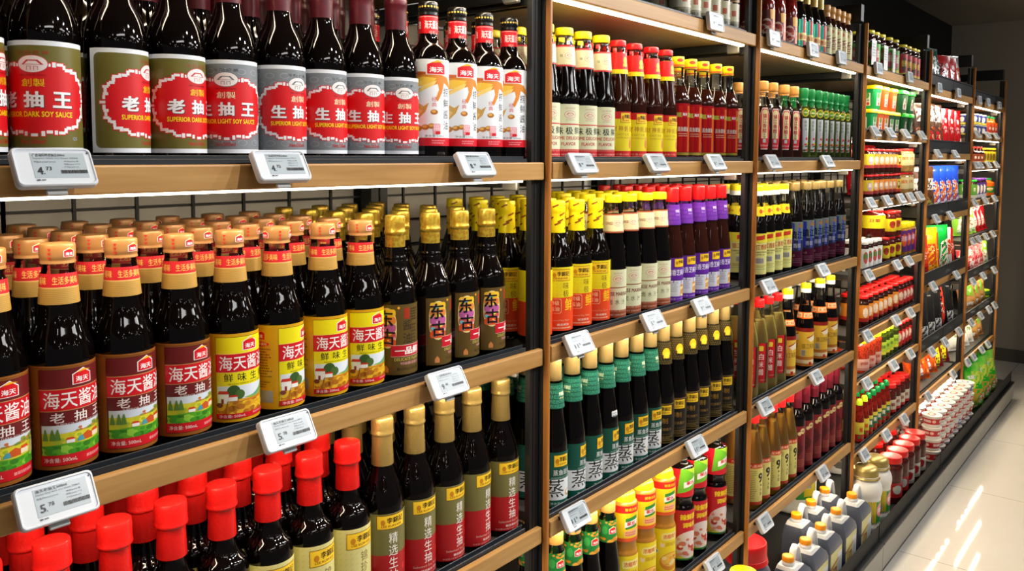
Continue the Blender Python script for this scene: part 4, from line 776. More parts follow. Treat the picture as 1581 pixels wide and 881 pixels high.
# big plastic jugs on the bottom tray --------------------------------------------
def add_jugs():
    w, d, h = 62, 40, 128           # half width along the shelf, half depth, shoulder height
    bm = bmesh.new()
    def ring(x0, x1, sy, z):
        b = 7; o = []
        for cx, cy, a0 in ((x1-b, sy-b, 0), (x0+b, sy-b, 90), (x0+b, -sy+b, 180), (x1-b, -sy+b, 270)):
            for t in (0, 30, 60, 90): o.append(bm.verts.new(((cx+b*math.cos(math.radians(a0+t)))/1000, (cy+b*math.sin(math.radians(a0+t)))/1000, z/1000)))
        return o
    rs = [ring(-w+3, w-3, d-3, 0), ring(-w, w, d, 4), ring(-w, w, d, 116), ring(-w, w-8, d-4, 134), ring(-w+2, w-42, d-12, 158), ring(-w+6, -w+46, d-16, 168)]
    for a, b in zip(rs, rs[1:]):
        for i in range(16): bm.faces.new((a[i], a[(i+1) % 16], b[(i+1) % 16], b[i]))
    bm.faces.new(list(reversed(rs[0]))); bm.faces.new(rs[-1]); me = bpy.data.meshes.new('body'); bm.to_mesh(me); bm.free()
    neck = mm(lathe('neck', [(0, 164), (15.5, 164), (15.5, 165), (17.5, 170), (17.5, 176), (15.5, 178), (15, 184), (0, 184)], 28, 1), 'milky'); nk = neck.copy(); 
    for v in neck.vertices: v.co.x += -.036
    c = mm(lathe('cap', [(0, 180), (17, 180), (17, 181), (17, 193), (15.6, 195), (0, 195)], 28, 1), 'org')
    for v in c.vertices: v.co.x += -.036
    hm = bmesh.new(); path = [(-18, 162), (-6, 178), (2, 196), (14, 204), (28, 196), (41, 166), (51, 132)]
    pts = []
    for i in range(len(path)-1):
        for t in (0, .33, .66): pts.append((path[i][0]+(path[i+1][0]-path[i][0])*t, path[i][1]+(path[i+1][1]-path[i][1])*t))
    pts.append(path[-1]); prev = None
    for i, (x, z) in enumerate(pts):
        a = pts[max(i-1, 0)]; b = pts[min(i+1, len(pts)-1)]; tx, tz = b[0]-a[0], b[1]-a[1]; L = math.hypot(tx, tz); nx, nz = -tz/L, tx/L
        rg = [hm.verts.new(((x+nx*7*math.cos(q))/1000, 10*math.sin(q)/1000, (z+nz*7*math.cos(q))/1000)) for q in [2*PI*k/12 for k in range(12)]]
        if prev:
            for k in range(12): hm.faces.new((prev[k], prev[(k+1) % 12], rg[(k+1) % 12], rg[k]))
        prev = rg
    bmesh.ops.recalc_face_normals(hm, faces=hm.faces); hd = bpy.data.meshes.new('handle'); hm.to_mesh(hd); hm.free()
    p = Pr(); p.rect(-54, 14, 50, 112, 'd2cc86'); p.rect(12, 14, 50, 96, 'd8dadc'); p.poly([(-54, 58), (20, 76), (20, 82), (-54, 66)], 'b8683a'); p.vtxt('白醋', -30, 62, 20, 20, 2, '9a4a2a', .02); p.rect(-16, 20, 6, 58, '9a5a3a'); p.txt('料', -5, 40, 14, 20, 'd2cc86', .02); p.micro(14, 20, 46, 80, 10, 'a8aaa8')
    kind('jug', 'plastic_jug', 'jug', 'grey plastic vinegar jug with orange cap', 62, 177, [('body', split_mat(mm(smooth(me, 35), 'greyjug', 'milky'), 161), []), ('neck', neck, []), ('handle', mm(smooth(hd), 'milky'), []), ('cap', c, []), ('label', p.build('label', flat(-.0402), 999), [])])
    # white tubs with gold lids
    p = Pr(); p.rect(-150, 33, 150, 128, '2a8a3a'); p.rect(-150, 33, 150, 39, 'c8301c'); p.rect(-40, 44, 4, 122, 'c8b01c'); p.ell(30, 86, 24, 26, 'e88a90'); p.txt('甜面酱', 30, 86, 34, 16, 'f4f0e0', .02); p.bars(-34, 48, -12, 68)
    for u in (-110, 100): p.rect(u-40, 44, u+4, 122, 'c8b01c'); p.bars(u-34, 48, u-12, 68)
    kind('tubgold', 'plastic_tub', 'tub', 'white sauce tub with gold screw lid', 59, 236, [
        ('body', mm(lathe('body', [(0, 0), (52, 0), (55, 5), (56, 26), (53, 32), (53, 130), (57, 140), (58, 160), (52, 180), (44, 188), (40, 194), (40, 204), (0, 204)], 40, 2), 'tubw'), []),
        ('lid', mm(lathe('lid', [(0, 194), (50, 194), (50, 195), (47, 199), (45, 201), (45, 218), (43, 227), (30, 235), (0, 236)], 40, 1), 'goldlid'), [('lid_ring', mm(lathe('lid_ring', [(45.5, 201.2), (47, 201.2), (47, 203), (45.5, 203)], 40, 0), 'tubw'), [])]),
        lab(p, 53.1, du=5)])
    kind('tubred', 'plastic_tub', 'tub', 'grey barrel with wide red screw lid', 78, 248, [
        ('body', mm(lathe('body', [(0, 0), (70, 0), (76, 6), (78, 30), (78, 118), (74, 150), (62, 176), (50, 188), (50, 205), (0, 205)], 44, 2), 'greyjug'), []),
        ('lid', mm(lathe('lid', [(0, 206), (56, 206), (56, 207), (56, 240), (54, 248), (50, 248), (46, 243), (0, 241)], 44, 1), 'red'), [('lid_skirt', mm(lathe('lid_skirt', [(50, 192), (60, 192), (60, 193), (58, 202), (57, 206), (50, 206)], 44, 1), 'red'), [])])])
    kind('tubyel', 'plastic_tub', 'tub', 'yellow capped pail under the lowest shelf', 40, 258, [
        ('body', mm(lathe('body', [(0, 0), (44, 0), (48, 6), (48, 180), (44, 205), (34, 220), (30, 228), (0, 228)], 40, 2), 'tubw'), []), cap(36, 226, 258, 'yel', 3, 1)])
    kind('tubwhite', 'plastic_tub', 'tub', 'large white plastic tub', 88, 240, [
        ('body', mm(lathe('body', [(0, 0), (80, 0), (86, 6), (88, 40), (88, 168), (80, 193), (62, 206), (56, 216), (0, 216)], 44, 2), 'tubw'), []),
        ('lid', mm(lathe('lid', [(0, 212), (60, 212), (60, 213), (58, 234), (52, 240), (0, 240)], 40, 1), 'goldlid'), []), lab((lambda g: (g.rect(-40, 60, 50, 150, '3a8a3a'), g.rect(-10, 70, 44, 140, 'c8b02a'), g.bars(-6, 100, 24, 130), g)[-1])(Pr()), 88.2, du=5)])
    # instant cup
    for key, c in (('cupr', 'c0242c'), ('cupb', '5a78b8')):
        p = Pr(); p.rect(-98, 5, 98, 46, 'e2dcd4'); p.rect(-98, 13, 98, 39, c)
        for k in (-1, 0, 1): p.txt('酸辣粉', k*64, 27, 32, 12, 'f4ece4', .02); p.ell(k*64+26, 27, 7, 7, 'e8b8a0')
        t = Pr(); t.ell(0, 0, 40, 40, 'e8dfd2'); t.ell(0, 0, 24, 17, c); t.ell(2, 2, 16, 10, 'f0d8c0'); t.txt('粉', 0, -24, 11, 11, '8a2a24', .02)
        kind(key, 'instant_cup', 'cup', 'red banded instant noodle cup' if key == 'cupr' else 'blue banded instant noodle cup', 41.5, 52, [
            ('body', mm(lathe('body', [(0, 0), (31, 0), (32, 1), (39.4, 48), (41.4, 48.6), (41.4, 51), (40, 51.4), (0, 51.4)], 36, 0), 'tubw'), []),
            lab(p, 32.2, 39.3, 2, 48, du=4), ('lid', t.build('lid', lambda u, v, off: (u/1000, v/1000, .0514+off), 8, 8, base=.0001), [])])
# ------------------------------------------------------------------ the setting
D = [0.274+.9*k for k in range(7)]            # X of the uprights
D[0] = .18
XE = 6.75
struct('floor', boxmesh('floor', [(-3.0, XE, -4.2, .6, -.05, 0)]), M['floor'])
struct('ceiling', boxmesh('ceiling', [(-3.0, XE+.1, -4.2, .62, 2.4, 2.46)]), M['ceil'])
struct('wall_back', boxmesh('wall_back', [(-3.0, XE+.1, .52, .62, 0, 2.4)]), M['wallb'])
struct('wall_end', boxmesh('wall_end', [(XE, XE+.1, -4.2, .52, 0, 2.4)]), M['walle'])
struct('baseboard_end', boxmesh('baseboard_end', [(XE-.012, XE, -4.2, .52, 0, .09)], .003), M['skirt'])

NB = ['first', 'second', 'third', 'fourth', 'fifth', 'sixth']
LV = {1: [('upper', 1.438), ('middle', 1.104), ('lower', .774)],
      2: [('top', 1.764), ('second', 1.438), ('third', 1.104), ('fourth', .774), ('fifth', .444)],
      3: [('top', 1.764), ('second', 1.438), ('third', 1.104), ('fourth', .774), ('fifth', .444)],
      4: [('top', 1.764), ('second', 1.541), ('third', 1.292), ('fourth', 1.036), ('fifth', .817), ('sixth', .642), ('seventh', .380)],
      5: [('top', 1.752), ('second', 1.467), ('third', 1.184), ('fourth', .887), ('fifth', .591), ('sixth', .386)],
      6: [('top', 1.746), ('second', 1.571), ('third', 1.411), ('fourth', 1.219), ('fifth', 1.017), ('sixth', .808), ('seventh', .592), ('eighth', .380)]}
BASE = .115
def shelf(b, nm, zt, light=True, rail=True):
    x0, x1 = D[b-1]+.022, D[b]-.004; t = thing('shelf', f'{nm} shelf of the {NB[b-1]} bay, dark board with oak front strip' if nm != 'highest' else 'oak fronted shelf above the olive label bottles, first bay', 'shelf', ((x0+x1)/2, 0, zt), 0, 'oak fronted shelves')
    a, c = x0-(x0+x1)/2, x1-(x0+x1)/2
    link('shelf_board', boxmesh('shelf_board', [(a+.012, c-.036, .010, .445, -.022, -.004)], .0015), t, M['board'])
    link('soffit', boxmesh('soffit', [(a+.014, c-.046, .0235, .44, -.0245, -.0222)]), t, M['soffit'])
    link('front_strip', boxmesh('front_strip', [(a, c, -.003, .0085, -.031, 0)], .0022, 2), t, M['oak'])
    if rail: link('label_rail', boxmesh('label_rail', [(a+.006, c-.034, .0092, .0112, -.0035, .0065), (a+.006, c-.034, .0114, .0164, -.0035, .002), (a+.006, c-.034, .0166, .0186, -.0035, .0105)], .0005), t, M['rail'])
    for s in (a+.004, c-.040):
        k = link('bracket', boxmesh('bracket', [(s, s+.006, .060, .42, -.046, -.0248)], .0012), t, M['black'])
        link('bracket_clip', boxmesh('bracket_clip', [(s-.002, s+.008, .026, .0595, -.050, -.0248)], .002), k, M['grey'])
    if light:
        y0, y1 = .0095, .022
        link('light_strip', boxmesh('light_strip', [(a+.016, c-.044, y0, y1, -.0346, -.0225)], .001), t, M['led'])
        l = bpy.data.lights.new('shelf_strip_light', 'AREA'); l.shape = 'RECTANGLE'; l.size = c-a-.07; l.size_y = .010; l.energy = STRIP_W; l.color = (1, .84, .60)
        o = bpy.data.objects.new('shelf_strip_light', l); COL.objects.link(o); o.parent = t; o.location = (-.014, .018, -.0356); o.rotation_euler = (math.radians(24), 0, 0)
for b in range(1, 7):
    if b == 1: shelf(1, 'highest', 1.764)
    for i, (nm, z) in enumerate(LV[b]): shelf(b, nm, z, True, not ((b == 5 and i < 5) or (b == 6 and i in (0, 5, 6))))
shelf(1, 'lowest', .444)
for k, x in enumerate(D):
    t = thing('shelf_upright', ('black upright with oak edge, end of the sixth bay' if k == 6 else f'black upright with oak edge, start of the {NB[k]} bay'), 'upright', (x, 0, 0), 0, 'shelving uprights')
    link('oak_edge', boxmesh('oak_edge', [(0, .008, -.011, .0003, BASE+.003, 1.905)], .0015), t, M['oakv'])
    link('front_post', boxmesh('front_post', [(-.026, -.018, .0090, .0200, BASE+.003, 1.9), (-.0165, -.001, .0090, .0200, BASE+.003, 1.9), (-.0185, -.016, .012, .019, BASE+.003, 1.9), (-.0255, -.0165, .0200, .0208, BASE+.003, 1.9), (0, .008, .0006, .0205, BASE+.003, 1.9)], .0003), t, M['black'])
    link('rear_post', boxmesh('rear_post', [(-.024, -.003, .435, .470, BASE+.003, 1.9), (.001, .022, .435, .470, BASE+.003, 1.9)], .0015), t, M['black'])
    for z in (1.712,): link('cross_rail', boxmesh('cross_rail', [(-.022, -.014, .0215, .434, z, z+.025)], .001), t, M['black'])
    if k >= 3: link('top_bracket', boxmesh('top_bracket', [(-.034, -.004, .002, .15, 1.906, 1.966), (-.028, -.010, .1505, .40, 1.906, 1.948)], .003, 2), t, M['black'])
for b in range(1, 7):
    x0, x1 = D[b-1]+.026, D[b]-.028
    t = thing('back_panel', f'pale back board behind the wire grid of the {NB[b-1]} bay', 'panel', (x0, 0, 0), 0, 'pale boards behind the shelves')
    link('board', boxmesh('board', [(0, x1-x0, .488, .50, BASE+.002, 1.80)]), t, M['panel'])
    bx = []; n = int((x1-x0)/.1)+1
    for i in range(n):
        x = .464+.1*i + (b-1)*.9
        while x > x1-.004: x -= .9
        if x0+.004 < x < x1-.004: bx.append((x-x0-.0025, x-x0+.0025, .458, .463, BASE+.002, 1.80))
    for i in range(31): 
        z = 1.362-.055*(i-7)
        if BASE < z < 1.8: bx.append((0, x1-x0, .4632, .4672, z-.002, z+.002))
    t = thing('wire_grid', f'black wire grid at the back of the {NB[b-1]} bay', 'grid', (x0, 0, 0), 0, 'black wire grids')
    link('wires', boxmesh('wires', bx), t, M['wire'])
    # base cabinet, one per bay
    a, c = D[b-1]+.001, D[b]-.001
    t = thing('base_plinth', f'black bottom tray on grey plinth under the {NB[b-1]} bay', 'plinth', (a, 0, 0), 0, 'bottom trays on the plinth')
    w = c-a
    link('kick_board', boxmesh('kick_board', [(.001, w-.001, -.120, -.10, .018, .1032)], .001), t, M['kick'])
    link('toe_strip', boxmesh('toe_strip', [(0, w, -.114, -.10, 0, .0175)]), t, M['black'])
    link('tray', boxmesh('tray', [(0, w, -.123, .45, .1037, BASE)], .003, 2), t, M['black'])
    link('tray_fence', boxmesh('tray_fence', [(.004, w-.004, -.105, -.102, BASE+.0003, .174), (.004, w-.004, -.1018, -.094, BASE+.0003, .119)], .0008), t, M['fence'])

# ------------------------------------------------------------------ putting goods on the shelves
BUILT = {}
def place(key, x, y, z, rz, label, group, rx=0, light=False):
    k = K[key]; t = thing(k['name'], label, k['cat'], (x, y, z), rz, group, rx)
    def rec(parts, par):
        for nm, me, sub in parts:
            o = bpy.data.objects.new(nm, me); COL.objects.link(o); o.parent = par; rec(sub, o)
    rec(k['parts'], t); return t
ORD = ['first', 'second', 'third', 'fourth', 'fifth', 'sixth', 'seventh', 'eighth', 'ninth', 'tenth', 'eleventh', 'twelfth', 'thirteenth', 'fourteenth', 'fifteenth']
ROWW = ['', 'second row', 'third row', 'fourth row', 'fifth row', 'sixth row']
CNT = {}
def shname(b, lv): return f'{LV[b][lv][0]} shelf of {NB[b-1]} bay' if lv >= 0 else f'bottom tray of {NB[b-1]} bay'
def labfor(desc, b, lv, row=0, extra=''):
    key = (desc, b, lv, row, extra); CNT[key] = CNT.get(key, -1)+1; n = ORD[min(CNT[key], 14)]
    return f'{n} {desc}, {extra or (ROWW[row] if row else "front row")}, {shname(b, lv)}'
def row(b, lv, items, deep=1, zoff=0.0, Y=None, back=None, jit=.0015, extra=''):
    """ITEMS: (kind, pixel x, pixel y, turn in degrees[, rows deep]); the pixel is the middle of the cap."""
    z = (LV[b][lv][1] if lv >= 0 else BASE)-.0036*(lv >= 0)+.0004*(lv < 0)+zoff
    pts = []
    for it in items:
        k = K[it[0]]; y = (Y if Y is not None else .0218+k['R'])
        pts.append([it[0], ax(it[1], it[2], y), y, it[3], it[4] if len(it) > 4 else deep])
    lo, hi = D[b-1]+.010, D[b]-(.037 if (lv == 0 and b > 1) or (b, lv) == (4, 1) else .003)
    for _ in range(500):         # nothing touches its neighbour or the uprights
        for a, c in zip(pts, pts[1:]):
            need = K[a[0]]['R']+K[c[0]]['R']+.0024; gap = c[1]-a[1]
            if abs(a[2]-c[2]) < .02 and gap < need: a[1] -= (need-gap)/2; c[1] += (need-gap)/2
        for q in pts: q[1] = min(max(q[1], lo+K[q[0]]['R']), hi-K[q[0]]['R'])
    #DBG
    for r in range(max(q[4] for q in pts)):
        for key, x, y, rz, dp in pts:
            if r >= dp: continue
            R = K[key]['R']; kk = key
            jx, jy = (random.uniform(-jit, jit)*.4, 0) if r == 0 else (random.uniform(-jit, jit)*.4, random.uniform(0, jit))
            place(kk, x+jx*.3, y+r*(2*R+.005)+jy, z, math.radians(rz+(random.uniform(-14, 14) if r else random.uniform(-3, 3))), labfor(K[kk]['desc'], b, lv, r, extra if r == 0 else (extra and 'behind')), f"{K[kk]['desc']}s, {shname(b, lv)}")
add_soy(); add_haitian(); add_dong(); add_lkk(); add_slim(); add_low(); add_vinegar(); add_top(); add_jars(); add_jugs()
Ln = lambda kind_, xs, turn, deep=None: [(kind_, x, y, turn)+((deep,) if deep else ()) for x, y in xs]
# first bay
row(1, 0, [('olive', -52, 140, 50), ('olive', 71, 140, -42), ('olive', 181, 150, 46), ('olive', 272, 155, 16), ('grey', 355, 155, -40), ('grey', 433, 155, 6), ('grey', 500, 160, 10), ('grey', 559, 165, -7), ('grey', 613, 170, -22),
           ('crab', 663, 150, -22), ('crab', 708, 155, -20), ('crab', 750, 160, -21), ('crab', 790, 165, -34)], 3)
row(1, 1, [('htred', -15, 390, 0), ('htred', 83, 389, 0), ('htred', 186, 379, 6), ('htred', 276, 372, 6), ('htyel', 354, 365, 0), ('htyel', 427, 362, 33), ('htyel', 498, 353, 0), ('htyel', 558, 350, -2),
           ('dong', 608, 351, -14), ('dong', 665, 348, 22), ('dong', 709, 346, 22), ('dong', 751, 341, 18)], 5)
row(1, 2, [('lkred', -10, 870, 0), ('lkred', 75, 848, 0), ('lkred', 180, 822, 0), ('lkred', 268, 790, 0), ('lkred', 344, 764, 0), ('lkred', 412, 742, 0), ('lkred', 476, 717, 0), ('lkred', 536, 697, -4),
           ('lkgold', 588, 669, -20), ('lkgold', 639, 647, -14), ('lkgold', 685, 631, -6), ('lkgold', 723, 615, 5), ('lkgold', 773, 600, -18)], 5)
# second bay
row(2, 0, Ln('topoil', [(1058, 20), (1083, 20), (1096, 20), (1111, 22), (1128, 25), (1141.7, 28)], -35), 2)
row(2, 1, [('prime', 843, 43, -30), ('prime', 869, 43, -30), ('prime', 900, 49, -30), ('prime', 928, 57, -32)] + Ln('oyster', [(954, 63), (979, 69), (1005, 73.5), (1029, 78)], -27) + Ln('holo', [(1044.5, 93), (1066, 97), (1085, 100), (1105, 104), (1123, 107)], -40), 3)
row(2, 2, Ln('strip', [(836, 320), (861, 317), (887, 315), (917, 314)], -37) + Ln('marin', [(944, 304), (970, 303), (996, 301), (1018.5, 299)], -34) + Ln('sesame', [(1036, 300), (1057, 297), (1078, 295), (1095, 295), (1112, 294)], -30), 4)
row(2, 3, [('fish', 854.5, 572, -15), ('fish', 883, 564, 12), ('fish', 910, 557, 10), ('fishs', 935, 547, 10), ('fish', 959, 538, -10), ('fish', 983, 530.5, -13), ('fish', 1004.7, 524, -14)] + Ln('blackoy', [(1021.5, 517), (1043, 509), (1064, 503), (1081, 497), (1100, 492), (1117.5, 489)], -46), 4)
row(2, 4, Ln('htgreen', [(857.6, 833), (883, 818), (910, 800), (938, 783)], -28) + Ln('sqyel', [(963, 768), (992, 746.5), (1023, 728)], -24) + Ln('sqred', [(1052, 714), (1073, 705), (1103.5, 682.6)], -24), 2)
# third bay
row(3, 0, Ln('topred', [(1182, 30), (1199, 40), (1217, 50)], -45, 2) + Ln('tophol', [(1232, 40), (1243, 45), (1254.5, 48), (1265, 50)], -30) + Ln('topcream', [(1277, 24), (1287, 27), (1296, 28), (1305, 31), (1314, 35)], -50), 2)
row(3, 1, Ln('vblack', [(1178, 126), (1193, 132), (1210.6, 137), (1226, 140)], -50) + Ln('oilg', [(1240, 144), (1251, 146), (1265, 148), (1273, 149), (1282, 151), (1290, 153), (1298, 154), (1306, 156)], -48), 2)
row(3, 2, Ln('vyel', [(1170, 292), (1182, 292), (1195, 290), (1209, 290)], -42) + Ln('vblue', [(1226, 287), (1244, 286), (1257, 285), (1267, 284), (1279, 285), (1293.6, 284)], -42), 3)
row(3, 3, Ln('vwhite', [(1160, 474), (1171, 470), (1184.5, 464), (1199, 459)], -44) + Ln('vor', [(1215.7, 454), (1244, 444), (1266, 436), (1281.5, 432)], -40), 2)
row(3, 4, Ln('vnine', [(1164, 647), (1176, 641), (1192.5, 633), (1205, 624), (1218, 616)], -44) + Ln('wine', [(1230, 611), (1243, 608), (1256.7, 600), (1269, 592), (1279, 585), (1289.5, 579)], -40), 2)
# fourth bay: jars and pails in layers -------------------------------------------
row(4, 0, Ln('j_green', [(1340, 55), (1348, 57), (1357, 60), (1368.5, 62), (1378, 66)], -40) + Ln('j_redsl', [(1391, 71), (1398, 74), (1406, 77), (1412.5, 79)], -40), 2)
row(4, 1, Ln('t_g', [(1344, 175)], -7) + Ln('t_o', [(1356, 176), (1369, 178)], -7) + Ln('t_d', [(1381, 180), (1394, 183)], -7) + Ln('t_S', [(1405.5, 186), (1418, 189)], 0), 1, Y=.082, extra='lower layer')
row(4, 1, Ln('t_g', [(1344, 147)], -7) + Ln('t_o', [(1356, 149), (1369, 151)], -7) + Ln('t_G', [(1393, 155)], 0) + Ln('t_S', [(1418, 160)], 0), 1, zoff=.0924, Y=.082, extra='upper layer')
L3 = Ln('j_spicy', [(1339.6, 232)], -40) + Ln('j_spice', [(1348, 233), (1356.6, 233), (1364.6, 234), (1372.4, 234), (1380, 234)], -40) + Ln('j_bean', [(1387, 234), (1393, 234)], -40) + Ln('j_pickle', [(1402.5, 232), (1414, 232)], -40)
row(4, 2, L3, 1, Y=.072, extra='lower layer'); row(4, 2, L3, 1, zoff=.0985, Y=.072, extra='upper layer')
row(4, 3, Ln('j_white', [(1332, 372), (1339, 371), (1346, 370), (1353, 369)], -40, 2) + Ln('j_mid', [(1362, 368), (1371, 366), (1380, 364)], -40, 1) + Ln('j_purple', [(1391, 338), (1401, 337), (1410, 336)], -40), 2, extra='lower layer')
row(4, 3, Ln('j_big', [(1347, 330)], -60), 1, zoff=.1084, extra='upper layer'); row(4, 3, Ln('j_mid', [(1372, 330), (1380, 330)], -40), 1, zoff=.1004, extra='upper layer')
row(4, 4, Ln('j_lao', [(1331, 455), (1338, 451), (1347, 447), (1354.6, 444), (1361, 441), (1368.7, 438), (1378, 434)], -40) + Ln('j_laor', [(1386, 431), (1393, 428), (1400, 425), (1406, 423)], -40), 2)
row(4, 5, Ln('j_chili', [(1327, 528), (1337, 524), (1348, 518)], -40) + Ln('j_lime', [(1356, 514), (1363, 511), (1370, 508), (1378, 504)], -40) + Ln('j_laor', [(1385, 500), (1392, 497), (1398.5, 494), (1405, 491)], -40), 2)
row(4, 6, Ln('chy', [(1327, 612), (1335, 608)], -40) + Ln('chg', [(1341, 604), (1348, 600), (1354.7, 596), (1361.5, 592), (1368, 590)], -40) + Ln('j_pickr', [(1374.5, 605), (1382, 598), (1390.5, 591), (1400, 584)], -40), 2)
row(4, -1, Ln('tubgold', [(1335, 728), (1352, 710)], -30) + Ln('j_huge', [(1376, 715), (1386, 704)], -40) + Ln('j_hugew', [(1396, 692), (1402.5, 682), (1412, 671)], -40), 1, Y=-.033)
row(4, -1, Ln('j_pickr', [(1351, 700), (1363, 688), (1374, 676), (1384, 668)], -40), 1, Y=.095, extra='back row')
# paper cards in the rail of the top shelf
for i, (px, py, w, hh_) in enumerate(((1349, 92, .055, .10), (1367.5, 97, .05, .095), (1380.5, 99, .028, .095))):
    P = at(px, py, .014); t = thing('paper_card', f'{ORD[i]} white paper card standing against the jars, top shelf of fourth bay', 'card', (P.x, .0140, 1.764+.0024), 0, 'white paper cards on the top shelf')
    link('card', boxmesh('card', [(-w/2, w/2, -.0004, .0004, 0, hh_)]), t, M['white'])
    q = Pr(); q.micro(-w*400, 40, w*400, hh_*900, 5, 'b8bcc0', i); q.build('print', flat(-.0005), 999); link('print', q.build('print', flat(-.0005), 999), t)

# pouches -------------------------------------------------------------------------
def pouch(key, desc, w, h, t, col, draw, film=.25, seal=10, clear=False, header=None, seed=1):
    """A filled bag, mm: flat seals above and below, bulging between, creased."""
    R = random.Random(seed); ph = [R.uniform(0, 6) for _ in range(6)]
    def g(u, v):
        a = min(abs(u)/(w/2), 1.0); b = (v-seal)/(h-2*seal)
        if b <= 0 or b >= 1: return .6
        e = (1-a**2.6)*(math.sin(PI*b**.72)**.62)
        cr = .10*math.sin(u*.16+v*.05+ph[0])*math.sin(v*.11+ph[1]) + .06*math.sin(u*.31-v*.19+ph[2]) + .05*math.sin(v*.37+u*.09+ph[3])
        return .6+(t/2)*e*(1+cr)
    sw = lambda u, v: u*(1-.05*math.sin(PI*min(max((v-seal)/(h-2*seal), 0), 1)))
    f = lambda u, v, off: (sw(u, v)/1000, -(g(u, v)+off*1000)/1000, v/1000)
    nu, nv = 16, 22; bm = bmesh.new(); sides = []
    for sg in (-1, 1):
        grid = []
        for j in range(nv+1):
            v = h*j/nv; rw = []
            for i in range(nu+1):
                u = -w/2+w*i/nu; rw.append(bm.verts.new((sw(u, v)/1000, sg*g(u, v)/1000, v/1000)))
            grid.append(rw)
        sides.append(grid)
        for j in range(nv):
            for i in range(nu):
                q = (grid[j][i], grid[j][i+1], grid[j+1][i+1], grid[j+1][i]); bm.faces.new(q if sg < 0 else q[::-1])
    a, b = sides
    rim = [(0, i) for i in range(nu)] + [(j, nu) for j in range(nv)] + [(nv, nu-i) for i in range(nu)] + [(nv-j, 0) for j in range(nv)]
    for (j0, i0), (j1, i1) in zip(rim, rim[1:]+rim[:1]): bm.faces.new((a[j0][i0], b[j0][i0], b[j1][i1], a[j1][i1]))
    bmesh.ops.recalc_face_normals(bm, faces=bm.faces); me = bpy.data.meshes.new('bag'); bm.to_mesh(me); bm.free()
    p = Pr(); draw(p, w/2, h)
    kind(key, 'food_pouch', 'pouch', desc, w/2, h, [('bag', mm(smooth(me, 70), col), []), ('printed_front', p.build('printed_front', f, w/12, h/14, 'gloss', base=.0006), [])])
    K[key]['R'] = w/2000; K[key]['t'] = t/2000
def film(name, c, r=.22, var=None): M[name] = mat('film_'+name, c, r, 0, .55, var=var)
for n, c, v in (('f_red', 'c4141e', None), ('f_dgreen', '0c4a44', None), ('f_brown', '6a4a34', (30, '4a2c1c')), ('f_blue', '1c48c8', None), ('f_yel', 'f0a810', None), ('f_green', '0f9a38', None), ('f_white', 'd8d6d0', None), ('f_black', '17181a', None),
                ('f_orange', 'd85a14', (40, 'b03a0c')), ('f_maroon', '6a1420', None), ('f_lime', '8ac83a', None), ('f_tan', 'b0824a', (26, '8a5a2c')), ('f_pink', 'c8303a', (30, 'd88a8a')), ('f_biggreen', '2ab82a', (12, '8ad84a')), ('f_dark', '3a2a20', (20, '241a14'))): film(n, c, .22, v)
def d_red(p, a, h):
    p.rect(-a, h*.84, a, h, 'b01018'); p.ell(0, h*.93, 4, 3, '3a0a0a'); p.vtxt('卤鸡', -a*.25, h*.8, a*.8, h*.16, 3, '2a0c10', .01); p.vtxt('鲜香', a*.4, h*.6, a*.4, h*.08, 3, 'e8b8b8', .01); p.ell(a*.55, h*.72, a*.16, a*.16, 'f0e0e0'); p.rect(-a*.1, h*.06, a*.75, h*.26, 'e0dedc'); p.blobs(-a*.9, h*.04, a*.0, h*.2, 8, 7, ['8a3a1a', 'c87a3a'], 4)
def d_dgreen(p, a, h):
    p.ell(0, h*.62, a*.5, a*.5, 'dce4e0'); p.ell(0, h*.62, a*.44, a*.44, '0c4a44'); p.ell(0, h*.62, a*.26, a*.36, 'dce4e0'); p.rect(-a, 4, a, h*.28, 'd8d4d0'); p.ell(a*.1, h*.16, a*.4, h*.1, 'd8c060'); p.poly([(-a, 4), (-a*.3, 4), (-a*.6, h*.3), (-a, h*.34)], 'b02028')
def d_clear(p, a, h):
    p.rect(-a*.8, h*.62, a*.8, h*.86, 'd8d6d0'); p.ell(0, h*.74, a*.34, a*.34, '1a4a44'); p.blobs(-a*.9, h*.06, a*.9, h*.56, 22, 9, ['c8301c', 'd86a2a', '8a3a1c', 'e09a4a'], 6); p.ell(0, h*.3, a*.5, h*.14, 'c01c24'); p.txt('腊味', 0, h*.3, a*.8, h*.12, 'f0d8a0', .02)
def d_brownb(p, a, h):
    p.rect(-a*.9, h*.5, a*.9, h*.74, 'd8d4cc'); p.txt('菌菇', 0, h*.62, a*1.2, h*.14, '2a2a2a', .02); p.ell(-a*.2, h*.24, a*.5, h*.14, 'c8b05a'); p.ell(a*.3, h*.18, a*.3, h*.1, '8a9a4a')
def d_blue(p, a, h):
    p.poly([(-a*.5, h*.1), (a*.75, h*.1), (a*.7, h*.56), (a*.1, h*.74), (-a*.35, h*.56)], 'e8e4dc'); p.poly([(-a*.2, h*.2), (a*.6, h*.22), (a*.5, h*.66), (a*.0, h*.62)], 'd8642a'); p.vtxt('海带', a*.12, h*.62, a*.6, h*.15, 4, 'f4e8d8', .02); p.rect(-a*.7, h*.3, -a*.25, h*.5, 'e8e8f0'); p.blobs(-a*.6, 4, a*.8, h*.14, 8, 7, ['3a6ad8', 'e8e4dc', 'b05a2a'], 5)
def d_yel(p, a, h):
    p.rect(-a*.62, h*.22, a*.62, h*.66, 'c8461c'); p.txt('香菇', 0, h*.54, a*.9, h*.16, 'f4d88a', .02); p.blobs(-a*.8, h*.04, a*.8, h*.3, 16, 9, ['8a5a2a', 'd8b070', 'b0783a'], 3); p.ell(0, h*.8, a*.4, h*.05, 'f8d860')
